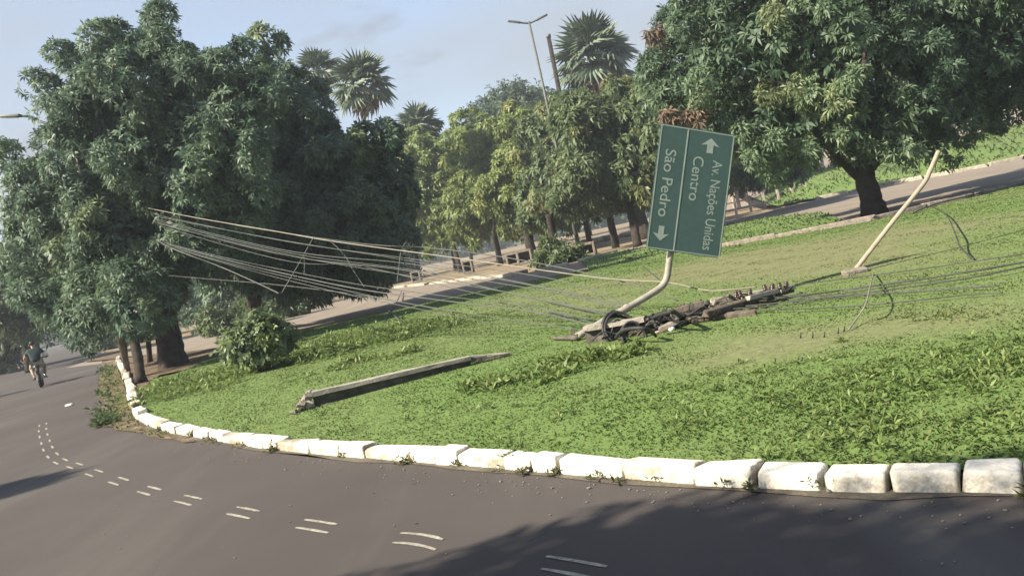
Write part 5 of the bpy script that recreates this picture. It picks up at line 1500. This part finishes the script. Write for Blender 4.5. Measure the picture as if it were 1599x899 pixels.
# ------------------------------------------------------------------ lamp posts and far poles
def lamp_head(parent, p, d):
    d = Vector(d).normalized()
    q = d.to_track_quat('X', 'Z').to_matrix()
    b = bm_rock((.7, .22, .10), 71, 2, .02, .35)
    bmesh.ops.transform(b, matrix=q.to_4x4(), verts=b.verts)
    o = bm_obj('lamp_head', b, M_LAMPH, parent)
    o.location = Vector(p) + d * .2 - parent.location
    V, F = box_data((0, 0, -.055), (.42, .14, .02))
    l_ = link('lens', mesh('lens', [q @ Vector(v) for v in V], F), M_WHITE, o, smooth=False, local=True)
tb = Vector((4.11, 46.28, 0))
tt = Vector((4.05, 47.30, 13.40))
ls = empty('street_lamp', tuple(tb), 'tall double armed street lamp rising above the street trees', 'street lamp')
tube('pole', [tb, tb.lerp(tt, .3), tb.lerp(tt, .6), tt], [.14, .11, .08, .06], M_LAMP, ls, 10)
for e in ((3.41, 47.30, 13.50), (4.61, 47.30, 13.43)):
    e = Vector(e)
    md = tt.lerp(e, .5) + Vector((0, 0, -.06))
    tube('arm', smooth_path([tt - Vector((0, 0, .1)), md, e], 4), [.05] * 9, M_LAMP, ls, 7)
    lamp_head(ls, e, e - md)
b = bm_rock((.7, .7, .3), 72, 1, .04, .2)
o = bm_obj('footing', b, M_CONCD, ls)
dp = empty('bare_pole', (6.15, 60, 0), 'dark bare pole just right of the double armed lamp', 'pole', None)
tube('shaft', [(6.15, 60, -.05), (6.2, 60, 8), (6.27, 60.00, 15.33)], [.2, .17, .15], M_BARK, dp, 9)
tube('cap', [(6.27, 60.00, 15.19), (6.29, 60.00, 15.41)], .18, M_LAMPH, dp, 9)
e0 = Vector((-13.86, 27.60, 8.61))
tz = 8.05
l2 = empty('street_lamp', (-13.0, 27.5, 0.05), 'single armed street lamp whose curved arm pokes out left of the huge mango', 'street lamp')
tube('pole', [(-13.0, 27.5, 0.05), (-13.0, 27.5, 4), (-13.02, 27.5, tz)], [.10, .085, .06], M_PALEBARK, l2, 9)
tube('band', [(-13.0, 27.5, 2.2), (-13.0, 27.5, 2.3)], .10, M_LAMP, l2, 9)
e1 = Vector((-14.68, 27.70, 9.01))
tube('arm', smooth_path([(-13.02, 27.5, tz - .1), (-13.3, 27.52, tz + .25), e0, Vector((-14.21, 27.65, 8.86)), e1], 4), .042, M_LAMP, l2, 7)
lamp_head(l2, e1, Vector((-15.12, 27.75, 9.09)) - e1)
d2 = Vector((-37.73, 66.00, 11.64))
p2 = empty('bare_pole', (d2.x, 66, 0), 'thin dark pole seen against the sky at the left edge', 'pole')
tube('shaft', [(d2.x, 66, 0), (d2.x, 66, 3), tuple(d2)], [.2, .18, .15], M_BARK, p2, 8)
tube('cap', [tuple(d2 - Vector((0, 0, .1))), tuple(d2 + Vector((0, 0, .12)))], .19, M_LAMPH, p2, 8)
# ------------------------------------------------------------------ concrete frames by the street trees
def frame(c, w_, d_, h_, ang, label):
    t = empty('concrete_frame', c, label, 'concrete frame', 'hollow concrete frames beside the street trees', (0, 0, ang))
    th = .13
    for nm, cc, s in (('side', (-w_ / 2 + th / 2, 0, h_ / 2), (th, d_, h_)), ('side', (w_ / 2 - th / 2, 0, h_ / 2), (th, d_, h_)),
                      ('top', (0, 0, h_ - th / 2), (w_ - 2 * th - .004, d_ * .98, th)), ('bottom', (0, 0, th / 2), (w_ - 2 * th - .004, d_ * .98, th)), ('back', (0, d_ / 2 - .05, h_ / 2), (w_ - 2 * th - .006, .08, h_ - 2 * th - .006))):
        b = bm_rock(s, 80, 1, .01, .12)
        o = bm_obj(nm, b, M_CONCD if nm != 'back' else M_DARKCONC, t, smooth=False)
        o.location = cc
frame((-2.84, 61.37, 0), .75, .8, .95, -.1, 'smallest upright concrete frame, under the olive street trees')
frame((0.47, 56.47, 0), .85, .8, .85, -.15, 'left one of two concrete frames by the thick tree trunk')
frame((1.27, 54.91, 0), 1.0, .8, .9, -.15, 'concrete frame touching the thick tree trunk')
frame((3.94, 44.15, 0), 1.7, .9, .72, -.2, 'widest concrete frame, at the foot of the tall double lamp')
frame((-7.44, 67.97, 0), .8, .7, .9, -.1, 'concrete frame at the left end of the street tree row')

# ------------------------------------------------------------------ boundary wall on the bank, low fence, scraps
wl = empty('boundary_wall', (20, 74.5, 0.6), 'long pale plaster wall on top of the far grass bank', 'wall')
for i in range(17):
    x = 17 + i * 4.0
    V, F = box_data((x + 2, 74.5, 2.6), (3.70, .22, 4.6))
    link('wall_panel', mesh('wall_panel', V, F), M_WALL, wl, smooth=False)
    V, F = box_data((x, 74.42, 2.65), (.30, .36, 4.7))
    link('pilaster', mesh('pilaster', V, F), M_POST, wl, smooth=False)
fn = empty('post_fence', (16.5, 64.5, 0), 'low fence of pale posts behind the dirt, left of the right mango trunk', 'fence')
for i in range(8):
    x, y = 15.6 + i * 1.25, 63.4 + i * .35
    V, F = box_data((x, y, .62), (.16, .16, 1.25))
    link('fence_post', mesh('fence_post', V, F), M_POST, fn, smooth=False)
for z in (.45, .95):
    link('fence_rail', mesh('fence_rail', *box_data((20.0, 64.68, z), (9.4, .07, .10), Matrix.Rotation(math.atan2(.35, 1.25), 3, 'Z'))), M_POST, fn, smooth=False)
for i, (p, s) in enumerate([((145.52, 469.57, 0), (1.6, .8, .5)), ((89.30, 265.08, 0), (1.2, .7, .4)), ((6788.50, 17101.27, 0), (1.4, .7, .4)), ((131.41, 374.84, 0), (.8, .6, .5))]):
    o = bm_obj('rubble_stone', bm_rock(s, 500 + i, 1, .15, .25), M_FARKERB)
    o.location = (p[0] * .6, p[1] * .6, s[2] * .35)
    tag(o, ['wide pale stone block nearest the small dark tree', 'pale stone block second from the small dark tree', 'pale stone block near the right mango trunk', 'smallest pale stone block on the dirt behind the sign'][i], 'stone', 'stone blocks on the dirt behind the sign')
ST = [(10.73, 108.04, 0), (11.03, 105.37, 0), (11.78, 104.62, 0), (12.99, 105.73, 0), (14.22, 106.86, 0), (15.15, 103.51, 0), (14.41, 85.17, 0), (14.41, 81.44, 0)]
for i, p in enumerate(ST):
    k = 70 / p[1]
    o = bm_obj('rubble_stone', bm_rock((random.Random(i).uniform(.6, 1.3), .6, random.Random(i + 9).uniform(.35, .7)), 520 + i, 1, .16, .25), M_FARKERB if i % 3 else M_CONCD)
    o.location = (p[0] * k, 70, .2)
    tag(o, ['first', 'second', 'third', 'fourth', 'fifth', 'sixth', 'seventh', 'last'][i] + ' pale stone from the tall double lamp, behind the street trees', 'stone', 'stones behind the street tree row')

# litter on the road
b = bm_rock((.13, .10, .05), 91, 2, .2, .4)
o = bm_obj('plastic_bag', b, M_WHITE)
o.location = (-10.76, 19.53, 0.03)
tag(o, 'small crumpled white plastic bag lying on the road', 'litter')

# ------------------------------------------------------------------ motorcyclist, seen from behind
MC = (-17.87, 30.96, 0)
yaw = math.atan2(.46, .89)
mb = empty('motorcycle', MC, 'dark motorcycle ridden away down the road, seen from behind', 'motorcycle', None, (0, 0, yaw))
def loc_obj(name, data, material, parent, smooth=True):
    return link(name, mesh(name, *data), material, parent, smooth, local=True)
def torus_data(c, r_, t_, w_, n=22, m_=8):
    V, F = [], []
    for i in range(n):
        a = 2 * PI * i / n
        for j in range(m_):
            b_ = 2 * PI * j / m_
            rr = r_ + math.cos(b_) * t_
            V.append((c[0] + math.sin(b_) * w_, c[1] + math.cos(a) * rr, c[2] + math.sin(a) * rr))
    for i in range(n):
        for j in range(m_):
            F.append((i * m_ + j, i * m_ + (j + 1) % m_, ((i + 1) % n) * m_ + (j + 1) % m_, ((i + 1) % n) * m_ + j))
    return V, F
def cyl_x(c, r_, w_, n=16):
    return tube_data([(c[0] - w_ / 2, c[1], c[2]), (c[0] + w_ / 2, c[1], c[2])], r_, n)
for y, w_ in ((-.62, .062), (.66, .05)):
    wh = loc_obj('wheel', cyl_x((0, y, .29), .045, .16), M_CHROME, mb)
    loc_obj('tyre', torus_data((0, y, .29), .245, .05, w_), M_BLACK, wh)
    loc_obj('rim', torus_data((0, y, .29), .19, .012, .03, 22, 6), M_CHROME, wh)
    sp_ = []
    for k in range(8):
        a = PI * k / 4
        sp_.append(tube_data([(0, y, .29), (0, y + .19 * math.cos(a), .29 + .19 * math.sin(a))], .006, 4))
    loc_obj('spokes', join_data(sp_), M_CHROME, wh)
loc_obj('frame', join_data([tube_data([(0, -.45, .72), (0, .1, .62), (0, .42, .82)], .035, 7), tube_data([(0, .42, .82), (0, .3, .35), (0, -.1, .28), (0, -.35, .42), (0, -.45, .72)], .03, 7),
                            tube_data([(.09, -.62, .29), (.08, -.05, .33)], .025, 6), tube_data([(-.09, -.62, .29), (-.08, -.05, .33)], .025, 6)]), M_BIKE, mb)
loc_obj('engine', box_data((0, .08, .42), (.26, .34, .26)), M_CHROME, mb, False)
def blob(name, c, s, material, parent, u=14, v=10):
    b = bmesh.new()
    bmesh.ops.create_uvsphere(b, u_segments=u, v_segments=v, radius=1)
    for q in b.verts: q.co = Vector((c[0] + q.co.x * s[0], c[1] + q.co.y * s[1], c[2] + q.co.z * s[2]))
    return bm_obj(name, b, material, parent)
blob('fuel_tank', (0, .22, .83), (.14, .26, .13), M_BIKE, mb)
blob('seat', (0, -.24, .80), (.13, .36, .055), M_BLACK, mb)
blob('tail_cowl', (0, -.58, .77), (.13, .22, .10), M_BIKE, mb)
tl = blob('tail_light', (0, -.75, .76), (.07, .03, .035), M_RED, mb)
loc_obj('number_plate', box_data((0, -.80, .58), (.18, .012, .14), Matrix.Rotation(-.25, 3, 'X')), M_WHITE, mb, False)
loc_obj('rear_mudguard', tube_data([(0, -.70, .74), (0, -.80, .66), (0, -.84, .52)], [.075, .07, .055], 8), M_BLACK, mb)
loc_obj('exhaust', tube_data([(.16, .2, .34), (.19, -.1, .32), (.20, -.4, .36), (.21, -.78, .42)], [.02, .025, .05, .048], 9), M_CHROME, mb)
loc_obj('fork', join_data([tube_data([(s * .08, .66, .29), (s * .09, .46, .95)], .022, 6) for s in (-1, 1)]), M_CHROME, mb)
loc_obj('handlebar', tube_data(smooth_path([(-.36, .40, 1.02), (-.2, .46, 1.04), (0, .48, .98), (.2, .46, 1.04), (.36, .40, 1.02)], 4), .014, 7), M_BLACK, mb)
for s in (-1, 1):
    mr_ = loc_obj('mirror', tube_data([(s * .25, .44, 1.04), (s * .30, .44, 1.22)], .008, 5), M_BLACK, mb)
    blob('mirror_glass', (s * .31, .43, 1.26), (.06, .015, .04), M_CHROME, mr_, 10, 8)
    blob('indicator', (s * .13, -.74, .72), (.035, .03, .025), M_RED, mb, 8, 6)
    loc_obj('footpeg', tube_data([(s * .10, .02, .31), (s * .26, .02, .31)], .018, 6), M_BLACK, mb)

pr = empty('person', MC, 'person in a dark shirt and khaki trousers riding the motorcycle away', 'person', None, (0, 0, yaw))
def skinned(name, verts, edges, material, parent, sub=2):
    """verts: name -> (co, radius); grown with a Skin modifier and made one mesh."""
    keys = list(verts)
    me = bpy.data.meshes.new(name)
    me.from_pydata([verts[k][0] for k in keys], [(keys.index(a), keys.index(b_)) for a, b_ in edges], [])
    o = bpy.data.objects.new(name, me)
    COL.objects.link(o)
    md = o.modifiers.new('skin', 'SKIN')
    me.skin_vertices.new() if not me.skin_vertices else None
    sv_ = me.skin_vertices[0].data
    for i, k in enumerate(keys):
        r_ = verts[k][1]
        sv_[i].radius = r_ if hasattr(r_, '__len__') else (r_, r_)
        sv_[i].use_root = (i == 0)
    ms = o.modifiers.new('sub', 'SUBSURF')
    ms.levels = ms.render_levels = sub
    dg = bpy.context.evaluated_depsgraph_get()
    m2 = bpy.data.meshes.new_from_object(o.evaluated_get(dg))
    bpy.data.objects.remove(o)
    m2.name = name
    m2.materials.clear()
    return link(name, m2, material, parent, local=True)
B = {'hip': ((0, -.22, .92), (.15, .11)), 'waist': ((0, -.20, 1.07), (.135, .10)), 'chest': ((0, -.12, 1.28), (.165, .105)), 'neck0': ((0, -.06, 1.43), .065), 'neck1': ((0, -.03, 1.50), .055),
     'head': ((0, .0, 1.58), (.075, .085)), 'crown': ((0, .0, 1.68), (.07, .08)), 'nose': ((0, .095, 1.585), .018)}
E_ = [('hip', 'waist'), ('waist', 'chest'), ('chest', 'neck0'), ('neck0', 'neck1'), ('neck1', 'head'), ('head', 'crown'), ('head', 'nose')]
for s, n in ((-1, 'l'), (1, 'r')):
    B.update({'sh' + n: ((s * .19, -.08, 1.37), .062), 'el' + n: ((s * (.36 if s < 0 else .33), .06, 1.13), .043), 'wr' + n: ((s * .34, .33, 1.06), .030), 'pa' + n: ((s * .335, .40, 1.055), (.036, .018)),
              'th' + n: ((s * .12, -.16, .88), .088), 'kn' + n: ((s * .22, .24, .74), .060), 'an' + n: ((s * .17, .0, .38), .042), 'toe' + n: ((s * .18, .16, .335), .036)})
    E_ += [('chest', 'sh' + n), ('sh' + n, 'el' + n), ('el' + n, 'wr' + n), ('wr' + n, 'pa' + n), ('hip', 'th' + n), ('th' + n, 'kn' + n), ('kn' + n, 'an' + n), ('an' + n, 'toe' + n)]
    for f in range(4):
        x = s * (.30 + .024 * f) + (0 if s > 0 else 0)
        ln = (.030, .034, .032, .026)[f]
        B.update({'fa%d' % f + n: ((x, .43, 1.055), .010), 'fb%d' % f + n: ((x, .43 + ln * .6, 1.03), .009), 'fc%d' % f + n: ((x, .425, 1.005), .008)})
        E_ += [('pa' + n, 'fa%d' % f + n), ('fa%d' % f + n, 'fb%d' % f + n), ('fb%d' % f + n, 'fc%d' % f + n)]
    B.update({'ta' + n: ((s * .295, .385, 1.03), .011), 'tb' + n: ((s * .29, .41, 1.0), .009)})
    E_ += [('pa' + n, 'ta' + n), ('ta' + n, 'tb' + n)]
body = skinned('body', B, E_, M_SKIN, pr)
T = {k: (B[k][0], (B[k][1][0] + .04, B[k][1][1] + .06)) for k in ('hip', 'waist', 'chest')}
T['neck0'] = ((0, -.065, 1.44), .082)
TE = [('hip', 'waist'), ('waist', 'chest'), ('chest', 'neck0')]
for s, n in ((-1, 'l'), (1, 'r')):
    T['sh' + n] = (B['sh' + n][0], .088)
    T['sl' + n] = ((s * .30, .0, 1.23), .066)
    TE += [('chest', 'sh' + n), ('sh' + n, 'sl' + n)]
skinned('shirt', T, TE, M_SHIRT, pr)
Q = {'hip': ((0, -.21, .90), (.165, .125))}
QE = []
for s, n in ((-1, 'l'), (1, 'r')):
    Q.update({'th' + n: (B['th' + n][0], .105), 'kn' + n: (B['kn' + n][0], .074), 'an' + n: ((s * .175, .03, .45), .058)})
    QE += [('hip', 'th' + n), ('th' + n, 'kn' + n), ('kn' + n, 'an' + n)]
skinned('trousers', Q, QE, M_TROUS, pr)
hair = blob('hair', (0, -.012, 1.645), (.098, .112, .088), M_HAIR, pr)
for s in (-1, 1):
    blob('shoe', (s * .18, .10, .335), (.05, .13, .045), M_BLACK, pr)
    blob('ear', (s * .098, .0, 1.58), (.014, .025, .035), M_SKIN, pr, 8, 6)
hm = empty('helmet', (MC[0] + .33 * math.cos(yaw) - .02 * math.sin(yaw), MC[1] + .33 * math.sin(yaw), 1.12), 'white helmet hanging on the right arm of the rider', 'helmet', None, (0, 0, yaw))
b = bmesh.new()
bmesh.ops.create_uvsphere(b, u_segments=16, v_segments=12, radius=.125)
for v in b.verts:
    if v.co.z < -.07: v.co.z = -.07
    v.co.y *= 1.1
bm_obj('shell', b, M_WHITE, hm)
blob('visor', (0, .085, -.01), (.105, .06, .05), M_BLACK, hm)
blob('lining', (0, 0, -.045), (.128, .138, .035), M_BLACK, hm)

# ------------------------------------------------------------------ air
hz = mesh('haze', *box_data((0, 1200, 11.5), (6100, 3700, 25.5)))
mh = bpy.data.materials.new('haze')
mh.use_nodes = True
mh.node_tree.nodes.remove(mh.node_tree.nodes['Principled BSDF'])
pv = mh.node_tree.nodes.new('ShaderNodeVolumePrincipled')
pv.inputs['Color'].default_value = (0.80, 0.88, 1.0, 1)
pv.inputs['Density'].default_value = 0.0009
pv.inputs['Anisotropy'].default_value = 0.2
mh.node_tree.links.new(pv.outputs['Volume'], mh.node_tree.nodes['Material Output'].inputs['Volume'])
ho = link('haze', hz, mh, smooth=False)
tag(ho, 'thin pale haze in the air over the whole place', 'haze', kind='stuff')
